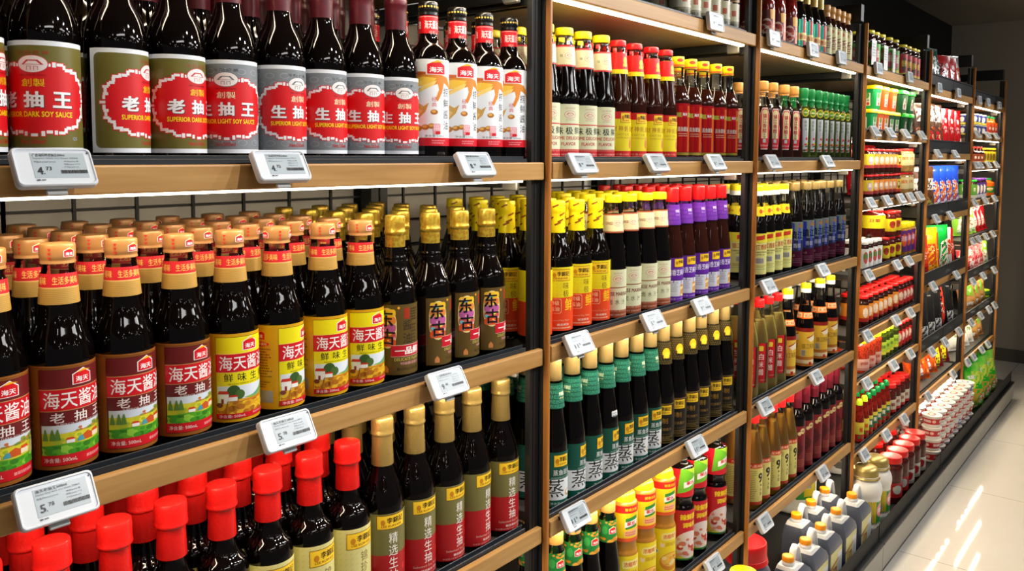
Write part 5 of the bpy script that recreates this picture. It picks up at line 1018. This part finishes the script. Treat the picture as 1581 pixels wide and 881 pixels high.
def d_green(p, a, h):
    p.rect(-a*.4, h*.86, a*.5, h*.93, '2ac860'); p.poly([(-a*.3, h*.08), (a*.9, h*.08), (a*.9, h*.7), (a*.0, h*.62)], 'd8d6cc'); p.txt('木耳', a*.3, h*.54, a*.8, h*.14, '3a2a2a', .02); p.blobs(-a*.1, h*.1, a*.9, h*.36, 12, 8, ['3a2a24', '8a4a2a', 'c86a4a'], 2)
def d_white(p, a, h):
    p.poly([(-a*.8, h*.3), (a*.8, h*.36), (a*.7, h*.7), (-a*.6, h*.74)], 'c8401c'); p.txt('干货', 0, h*.52, a*1.1, h*.16, 'f4e8d8', .02); p.blobs(-a*.8, h*.05, a*.8, h*.3, 14, 8, ['8a5a3a', 'b0804a', '5a3a2a'], 8)
def d_black(p, a, h):
    p.rect(-a*.1, h*.05, a*.7, h*.3, 'd0d0ce'); p.poly([(-a*.9, h*.2), (-a*.5, h*.1), (-a*.4, h*.6), (-a*.8, h*.66)], '8a2a1c'); p.micro(-a*.0, h*.08, a*.6, h*.26, 4, '8a8a88'); p.poly([(-a*.95, h*.06), (-a*.6, h*.06), (-a*.75, h*.2)], 'c8501c'); p.rect(-a*.5, h*.84, a*.6, h*.87, '5a5a58')
def d_bow(p, a, h):
    p.poly([(-a*.2, h*.05), (a*.3, h*.05), (a*.5, h*.9), (a*.0, h*.9)], 'e03a24'); p.vtxt('年货', a*.1, h*.6, a*.5, h*.14, 3, 'f0d8c8', .02); p.blobs(-a*.9, h*.1, -a*.3, h*.8, 10, 9, ['8a2018', '2a1a1a', 'c8a090'], 3)
def d_orange(p, a, h):
    p.poly([(-a*.1, h*.06), (a*.3, h*.06), (a*.1, h*.5), (-a*.24, h*.5)], 'd8dce8'); p.blobs(-a*.9, h*.2, a*.9, h*.9, 18, 9, ['b03a10', 'e88a3a', 'f0a860', '8a2a0c'], 4)
def d_yelm(p, a, h):
    p.rect(-a*.55, h*.04, a*.6, h*.9, 'd8d01c'); p.vtxt('粉条', 0, h*.8, a*.7, h*.2, 5, '6a5a14', .02); p.blobs(-a*.5, h*.06, a*.5, h*.24, 8, 7, ['8aa82a', '5a6a1a'], 4)
def d_grnw(p, a, h):
    p.poly([(-a*.7, h*.06), (a*.9, h*.06), (a*.6, h*.56), (-a*.3, h*.62)], 'e0e0da'); p.txt('面', a*.1, h*.36, a*.7, h*.2, 'b0282a', .02); p.ell(a*.4, h*.76, a*.2, a*.2, 'f0f0e0')
def d_redd(p, a, h):
    p.poly([(-a*.4, h*.94), (a*.2, h*.94), (a*.5, h*.3), (a*.0, h*.1), (-a*.3, h*.4)], 'e8d8d0'); p.blobs(-a*.6, h*.06, a*.6, h*.3, 8, 7, ['8a1a1a', 'e0b080', '3a2a1a'], 4)
def d_redw(p, a, h):
    p.rect(-a, h*.84, a, h, 'e83a2a'); p.rect(-a*.1, h*.06, a*.4, h*.4, 'd8c8c8'); p.blobs(-a*.9, h*.06, a*.9, h*.78, 26, 10, ['e8b0a8', 'c01c2c', 'f0d0c0'], 4); p.txt('火锅', -a*.3, h*.6, a*.8, h*.2, 'f4e4d0', .02)
def d_tan(p, a, h):
    p.poly([(-a*.5, h*.5), (a*.5, h*.46), (a*.6, h*.86), (-a*.4, h*.9)], '5a9a2a'); p.txt('干豆', 0, h*.68, a*.8, h*.14, 'f0ecd0', .02); p.rect(-a*.3, h*.08, a*.4, h*.24, 'd8d4cc')
def d_wht(p, a, h):
    p.poly([(-a, h*.7), (a*.2, h*.98), (-a, h*.98)], 'a8c83a'); p.rect(-a*.3, h*.5, a*.6, h*.64, '7a8a5a'); p.blobs(-a*.8, h*.06, a*.8, h*.3, 8, 8, ['c8c4b8', 'e8e4d8'], 4)
def d_big(p, a, h):
    p.poly([(-a*.6, h*.5), (a*.8, h*.62), (a*.8, h*.8), (-a*.4, h*.86)], 'd8e84a'); p.poly([(-a*.9, h*.1), (a*.2, h*.06), (a*.4, h*.44), (-a*.6, h*.5)], 'c8a02a'); p.ell(a*.3, h*.3, a*.46, h*.1, 'c8342a'); p.txt('粉丝', a*.3, h*.3, a*.7, h*.1, 'f4f0e8', .02); p.rect(-a*.8, h*.7, -a*.2, h*.78, 'f0f0e8'); p.blobs(-a*.8, h*.08, a*.8, h*.24, 10, 12, ['1a7a3a', '8a9a2a', 'e8e8d8'], 3)
pouch('p_dgreen', 'dark green pouch with round white emblem', 150, 205, 40, 'f_dgreen', d_dgreen, seed=1); pouch('p_red', 'red pouch with black brush lettering', 165, 185, 36, 'f_red', d_red, seed=2); pouch('p_redl', 'tall red pouch with black brush lettering', 165, 215, 40, 'f_red', d_red, seed=3)
pouch('p_clear', 'see through bag of brown dried food', 160, 225, 50, 'f_brown', d_clear, seed=4); pouch('p_brown', 'brown mushroom pouch', 165, 220, 44, 'f_brown', d_brownb, seed=5); pouch('p_blue', 'blue pouch with orange panel', 165, 220, 44, 'f_blue', d_blue, seed=6)
pouch('p_yel', 'yellow pouch with red panel', 165, 225, 46, 'f_yel', d_yel, seed=7); pouch('p_green', 'green pouch with pale panel', 170, 225, 46, 'f_green', d_green, seed=8); pouch('p_white', 'pale pouch with red panel', 130, 205, 42, 'f_white', d_white, seed=9); pouch('p_redn', 'narrow red dried food pouch', 100, 195, 40, 'f_red', d_white, seed=10)
pouch('p_black', 'black pouch with white sticker', 165, 225, 44, 'f_black', d_black, seed=11); pouch('p_bow', 'black pouch tied with a red band', 150, 225, 44, 'f_black', d_bow, seed=12); pouch('p_orange', 'glossy orange pouch', 185, 145, 46, 'f_orange', d_orange, seed=13); pouch('p_yelm', 'maroon pouch with yellow panel', 170, 150, 34, 'f_maroon', d_yelm, seed=14)
pouch('p_grnw', 'lime and white noodle pouch', 130, 150, 34, 'f_lime', d_grnw, seed=15); pouch('p_redd', 'red sauce pouch with white streak', 130, 150, 34, 'f_red', d_redd, seed=16); pouch('p_redw', 'large red hotpot pouch', 190, 165, 40, 'f_pink', d_redw, seed=17); pouch('p_tan', 'see through pouch of tan dried beans', 165, 145, 36, 'f_tan', d_tan, seed=18)
pouch('p_wht', 'white pouch with green corner', 150, 140, 34, 'f_white', d_wht, seed=19); pouch('p_big', 'big green vermicelli bag', 190, 240, 64, 'f_biggreen', d_big, seed=20); pouch('p_dark', 'dark brown pouch lying back', 190, 130, 40, 'f_dark', d_tan, seed=21)
pouch('p_tall', 'red sachet standing behind the jars', 66, 204, 22, 'f_red', d_redd, seed=22); pouch('p_orb', 'orange chilli bag behind the jars', 130, 190, 30, 'f_orange', d_orange, seed=23)
def bags(b, lv, items, Y=None, lean=-8, deep=1, zoff=.0042, turn=-24, extra=''):
    """ITEMS: (kind, pixel x, pixel y[, turn]); a filing of bags, each leaning back a little."""
    z0 = (LV[b][lv][1] if lv >= 0 else BASE)+zoff
    if Y is None: Y = .062 if (b, lv) in BINS else .080
    xs = [[it[0], ax(it[1], it[2], Y), it[3] if len(it) > 3 else turn] for it in items]
    for _ in range(400):
        for a, c in zip(xs, xs[1:]):
            need = (K[a[0]]['R']+K[c[0]]['R'])*(.79 if abs(turn) > 15 else .985)+.002; gap = c[1]-a[1]
            if gap < need: a[1] -= (need-gap)/2; c[1] += (need-gap)/2
        for q in xs: q[1] = min(max(q[1], D[b-1]+.017+K[q[0]]['R']), D[b]-(.058 if lv == 0 else .037)-K[q[0]]['R']*.93)
    step = max(K[q[0]]['t'] for q in xs)*2*1.22+.008
    for r in range(deep):
        for key, x, tn in xs:
            le = math.radians(lean); place(key, x, Y+r*step, z0+abs(math.sin(le))*.004, math.radians(tn), labfor(K[key]['desc'], b, lv, r, extra if r == 0 else ''), f"{K[key]['desc']}es, {shname(b, lv)}", rx=le)
BINS = {(5, i) for i in range(5)} | {(6, 0), (6, 5), (6, 6)}
# plastic bins the bags of the fifth and sixth bays stand in
def bins(b, lv, n, h=.058):
    x0, x1 = D[b-1]+.014, D[b]-.029; w = (x1-x0)/n
    for i in range(n):
        t = thing('shelf_bin', f'{ORD[i]} dark open bin, {shname(b, lv)}', 'bin', (x0+w*(i+.5), 0, LV[b][lv][1]+.0004), 0, 'dark open bins under the pouches')
        a = w/2-.002; y0, y1 = -.004, .43; z1 = h+.005
        link('tray', boxmesh('tray', [(-a, a, y0, y1, 0, .002)], .0006), t, M['rail'])
        link('front_wall', boxmesh('front_wall', [(-a, a, y0, y0+.003, .0022, h), (-a, a, y0-.004, y0-.0002, h-.006, h+.0003)], .0008), t, M['rail'])
        for s in [q for q, on in ((-1, i == 0), (1, i == n-1)) if on]: link('side_wall', boxmesh('side_wall', [(s*(a-.001)-.001, s*(a-.001)+.001, y0+.0032, y1, .0022, h*.8)], .0004), t, M['rail'])
bags(4, 2, [('p_tall', x, 222) for x in (1340, 1350, 1360, 1370, 1382, 1395)], Y=.185, lean=-4, turn=0)
bags(4, 6, [('p_orb', 1374, 560), ('p_orb', 1388, 552)], Y=.24, lean=-3, turn=0)
for lv in range(5): bins(5, lv, 2)
bags(5, 0, [('p_dgreen', 1446, 90, -10), ('p_red', 1461, 115), ('p_red', 1473, 113), ('p_white', 1485, 125)], lean=-9)
bags(5, 1, [('p_clear', 1441, 190), ('p_clear', 1451, 190), ('p_redl', 1465, 195), ('p_redl', 1475, 198), ('p_redl', 1486, 200)], lean=-6)
bags(5, 2, [('p_brown', 1442, 285), ('p_blue', 1452, 285), ('p_blue', 1461, 285), ('p_blue', 1470, 285), ('p_blue', 1481, 285)], lean=-5)
bags(5, 3, [('p_redn', 1434, 400), ('p_yel', 1440, 385), ('p_redn', 1449, 380), ('p_green', 1460, 375), ('p_white', 1470, 372), ('p_redn', 1478, 360)], lean=-6)
bags(5, 4, [('p_black', 1431, 490), ('p_black', 1442, 480), ('p_black', 1453, 472), ('p_bow', 1465, 462), ('p_black', 1476, 460)], lean=-8)
bags(5, 5, [('p_orange', 1429, 570), ('p_orange', 1440, 560), ('p_yelm', 1455, 545), ('p_yelm', 1467, 535)], lean=-12)
# cups stacked on the bottom tray
nx = 9
for r in range(3):
    for i in range(nx):
        for l in range(4):
            kk = 'cupb' if (i*7+l*3+r*5) % 9 == 2 and i > 2 else 'cupr'; x = D[4]+.062+i*.0855+random.uniform(-.0008, .0008); y = -.052+r*.0865
            dsc = K[kk]['desc']
            place(kk, x, y, BASE+.0004+l*.0523, random.uniform(-.6, .1), f"{dsc}, {ORD[l]} up in {ORD[i]} stack, {['front', 'middle', 'back'][r]} row, fifth bay tray", 'noodle cups stacked on the bottom tray')
# sixth bay
bins(6, 0, 3, .05); bins(6, 5, 2, .05); bins(6, 6, 2, .045)
bags(6, 0, [('p_dark', 1510, 135), ('p_wht', 1520, 140), ('p_redd', 1528, 145), ('p_dark', 1536, 140)], lean=-30, turn=-8, Y=.10)
row(6, 1, Ln('j_can', [(1503, 190), (1508.5, 190), (1515.5, 190)], -60) + Ln('j_juice', [(1524, 184), (1529, 186), (1534, 188)], -40), 2, extra='lower layer')
row(6, 1, Ln('j_can', [(1503, 176), (1508.5, 176), (1515.5, 176)], -60), 2, zoff=.0584, extra='upper layer')
row(6, 2, Ln('j_brown', [(1503, 236), (1508, 236), (1513, 236)], -50) + Ln('j_yellow', [(1518, 236), (1522.5, 236), (1527, 236), (1532, 236)], -50), 2)
row(6, 3, Ln('j_grn', [(1501, 285)], -50) + Ln('j_violet', [(1506.5, 282), (1511.5, 282), (1516, 282)], -50) + Ln('j_orange', [(1527, 285)], -50), 2)
bags(6, 4, [('p_grnw', 1499, 345), ('p_grnw', 1504, 343), ('p_grnw', 1509, 342), ('p_redd', 1516, 338), ('p_redd', 1521, 336), ('p_redd', 1528, 332)], lean=-12)
bags(6, 5, [('p_redw', 1500, 405), ('p_redw', 1511, 400), ('p_grnw', 1523, 395), ('p_grnw', 1529, 393)], lean=-8)
bags(6, 6, [('p_tan', 1496, 470), ('p_tan', 1503, 465), ('p_tan', 1508.5, 460)], lean=-12)
row(6, 6, Ln('j_tubg', [(1518.6, 452)], 0), 1, zoff=.0064, Y=.05, extra='lower layer'); row(6, 6, Ln('j_tubg', [(1518.6, 452)], 0), 1, zoff=.0408, Y=.05, extra='upper layer')
bags(6, 7, [('p_wht', 1491, 530), ('p_wht', 1499, 522), ('p_wht', 1506, 515), ('p_tan', 1514, 506), ('p_tan', 1522, 500)], lean=-12)
bags(6, -1, [('p_big', 1497, 620), ('p_big', 1510, 595), ('p_big', 1524, 580)], Y=-.055, lean=-7, turn=-14)
# bottom tray of the second and third bays
for i, (px, py) in enumerate(((1217, 855), (1243.7, 831), (1267, 806), (1291, 784), (1315.5, 763))):
    x = ax(px, py, -.045)+.036; place('jug', x, -.045, BASE+.0004, 0, labfor(K['jug']['desc'], 3, -1, 0), 'grey jugs on the bottom tray')
for i, (px, py) in enumerate(((1230, 797), (1254.6, 775), (1277.6, 755.4))):
    x = min(ax(px, py, .042)+.036, 2.878-(2-i)*.132); place('jug', x, .042, BASE+.0004, 0, labfor(K['jug']['desc'], 3, -1, 1), 'grey jugs on the bottom tray')
for i, (px, py, y) in enumerate(((1222, 780, .24), (1290, 730, .24))):
    place('tubwhite', ax(px, py, y), y, BASE+.0004, -.6, f'{ORD[i]} large white plastic tub behind the grey jugs, third bay', 'white tubs behind the jugs')
place('tubred', D[2]+.115, .04, BASE+.0004, 0, 'grey barrel with wide red screw lid, bottom tray of third bay', 'barrels on the bottom tray')
place('tubyel', D[2]-.075, -.035, BASE+.0004, 0, 'yellow capped white pail, bottom tray of second bay', 'pails on the bottom tray')

# ------------------------------------------------------------------ electronic price tags clipped to the shelf rails
def tag_case():
    bm = bmesh.new(); w, h, t, r = .0375, .021, .0055, .005; L = []
    for sx, sz, a0 in ((1, 1, 0), (-1, 1, 90), (-1, -1, 180), (1, -1, 270)):
        for q in (0, 30, 60, 90): a = math.radians(a0+q); L.append((sx*(w-r)+r*math.cos(a), sz*(h-r)+r*math.sin(a)))
    def ring(s, y): return [bm.verts.new((x*s, y, z*(1-(1-s)*w/h))) for x, z in L]
    rs = [ring(.94, t), ring(1, t-.002), ring(1, -t+.0015), ring(.975, -t), ring(.945, -t), ring(.925, -t+.0012)]
    for a, b in zip(rs, rs[1:]):
        for i in range(16): bm.faces.new((a[i], a[(i+1) % 16], b[(i+1) % 16], b[i]))
    bm.faces.new(rs[0]); bm.faces.new(rs[-1]); bmesh.ops.recalc_face_normals(bm, faces=bm.faces)
    me = bpy.data.meshes.new('case'); bm.to_mesh(me); bm.free(); return mm(smooth(me, 30), 'caseW')
CASE = tag_case(); CLIP = mm(boxmesh('clip', [(-.010, .010, .0056, .0085, -.026, -.006)], .001), 'greyclip')
CLAMP = mm(boxmesh('rail_clamp', [(-.030, -.012, .0056, .017, .006, .013), (-.030, -.012, .0056, .0075, -.006, .006)], .001), 'black')
SCRM = mm(boxmesh('screen', [(-.021, .030, -.0046, -.0040, -.0125, .0155)], .0002), 'scr')
def tag_print(big, small, name='Superior Dark Soy Sauce 500ml', cn='海天老抽王500ml', seed=1):
    p = Pr(); p.txt(cn, -4, 12.8, 30, 3.4, '23282c', .01); p.txt(name, 2, 9.2, 42, 2.4, '6a747a'); p.txt('零售价(retail price)', -9, 5.2, 20, 2.2, '4a5258'); p.txt('单位(unit) 瓶', 16, 5.6, 14, 2, '4a5258'); p.txt('规格(spec) 1*12', 16, 2.4, 15, 2, '4a5258'); p.txt('产地(made in)', 15, -.8, 14, 2, '4a5258')
    p.txt(big, -15, -4.6, 5.2*len(big), 8, '14181a', .02); p.txt(small, -15+3+2.8*len(big)+2.5, -2.2, 5.4, 4, '14181a', .01); p.rect(-15+2.8*len(big), -8.4, -15+2.8*len(big)+1, -7.4, '14181a')
    P = []; R = random.Random(seed); u = 4
    while u < 29: w = .35+R.random()*.7; P.append([(u, -8), (u+w, -8), (u+w, -4), (u, -4)]); u += w+.4
    p.multi(P, '14181a'); p.rect(-20, -15.6, -17, -14, '3a3e42'); p.rect(-16, -15.4, -12, -14.2, '5a5e62'); p.ell(33.4, 15, 1, 1, '2a2e36', 10)
    return p.build('display', flat(-.0047), 999)
PRINTS = {k: tag_print(*v) for k, v in {'a': ('4', '73', 'Superior Dark Soy Sauce 500ml', '广合设阳桥老抽王500ml', 3), 'b': ('5', '78', 'Haday king dark soy sauce 500ml', '海天老抽王500ml', 4), 'c': ('8', '40', 'Seafood soy sauce 500ml', '海鲜酱油500ml', 5), 'd': ('9', '40', 'Delicate flavor soy 500ml', '一品鲜酱油500ml', 6), 'e': ('11', '5', 'Seasoned soy sauce', '蒸鱼豉油410ml', 7)}.items()}
TAGS = {(1, 0): [(83, 262, 'a'), (433, 259, 'a'), (733, 257, 'c')], (1, 1): [(87, 779, 'b'), (443, 670, 'b'), (690, 591, 'd')],
 (2, 0): [(1108, 35, 'd')], (2, 1): [(898, 255, 'c'), (1013, 254, 'd'), (1104, 253, 'c')], (2, 2): [(893, 527, 'e'), (1008, 491, 'b'), (1084, 469, 'd')], (2, 3): [(888, 801, 'e'), (1075, 688, 'e')], (2, 4): [(1102, 870, 'c')],
 (3, 0): [(1198, 60, 'd'), (1258, 78, 'c'), (1302, 92, 'b')], (3, 1): [(1192, 250, 'd'), (1277, 249, 'c')], (3, 2): [(1186, 440, 'c'), (1270, 416, 'd')], (3, 3): [(1181, 625, 'b'), (1260, 582, 'c')], (3, 4): [(1180, 807, 'd'), (1270, 730, 'c')],
 (4, 0): [(1359, 109, 'c'), (1407, 122, 'd')], (4, 1): [(1350.6, 204, 'c'), (1374.5, 207, 'd'), (1398, 210, 'b'), (1423, 212, 'c')], (4, 2): [(1344, 316, 'c'), (1369, 312, 'b'), (1391, 309, 'd'), (1406, 307, 'c'), (1420, 305, 'b')], (4, 3): [(1341, 426, 'c'), (1385, 411, 'b'), (1403, 405, 'd')],
 (4, 4): [(1339, 520, 'c'), (1383, 496, 'b'), (1405, 485, 'd')], (4, 5): [(1338, 595, 'c'), (1379, 569, 'b'), (1405, 551, 'd')], (4, 6): [(1334, 707, 'c'), (1368, 675, 'b'), (1395.4, 650.5, 'd')],
 (5, 0): [(1449.4, 124, 'c'), (1479, 133.6, 'd')], (5, 1): [(1445, 227, 'c'), (1472, 228.5, 'd')], (5, 2): [(1442, 329, 'c'), (1464, 324, 'd')], (5, 3): [(1437.7, 431, 'c'), (1474, 413, 'd')], (5, 4): [(1435.6, 531, 'c'), (1456, 516, 'b'), (1478, 500, 'd')], (5, 5): [(1433, 604.7, 'c'), (1471.5, 570.6, 'd')],
 (6, 0): [(1511, 142, 'c'), (1525, 147, 'b'), (1542.6, 152.8, 'd')], (6, 1): [(1509, 207, 'c'), (1525, 209, 'b'), (1538, 211, 'd')], (6, 2): [(1507, 261, 'c'), (1513.4, 261, 'b'), (1526, 260, 'd'), (1538, 260, 'c')], (6, 3): [(1504, 314, 'c'), (1521, 311, 'b'), (1535.4, 308, 'd')],
 (6, 4): [(1501.7, 369.7, 'c'), (1511, 365, 'b'), (1522, 361, 'd'), (1533, 357, 'c')], (6, 5): [(1498.5, 434, 'c'), (1515, 424.5, 'b'), (1532, 415, 'd')], (6, 6): [(1496, 497, 'c'), (1511, 485, 'b'), (1524, 476, 'd'), (1533, 468, 'c')], (6, 7): [(1492, 561, 'c'), (1502.8, 550, 'b'), (1515.5, 538.6, 'd'), (1525, 528, 'c')]}
for (b, lv), L in TAGS.items():
    z = LV[b][lv][1]; tilt = -30 if z < 1.6 else -6; prev = -9
    for i, (px, py, pk) in enumerate(L):
        x = min(max(ax(px, py, -.02), D[b-1]+.055, prev+.078), D[b]+.02); prev = x
        t = thing('price_tag', f'{ORD[i]} white electronic price tag along the {shname(b, lv)}', 'price tag', (x, (-.0205 if tilt < -10 else -.0135)-(.009 if (b, lv) in BINS else 0), z-.003), 0, 'electronic price tags on the shelf rails', rx=math.radians(tilt))
        for nm, me in (('case', CASE), ('screen', SCRM), ('display', PRINTS[pk]), ('clip', CLIP), ('rail_clamp', CLAMP)): link(nm, me, t)
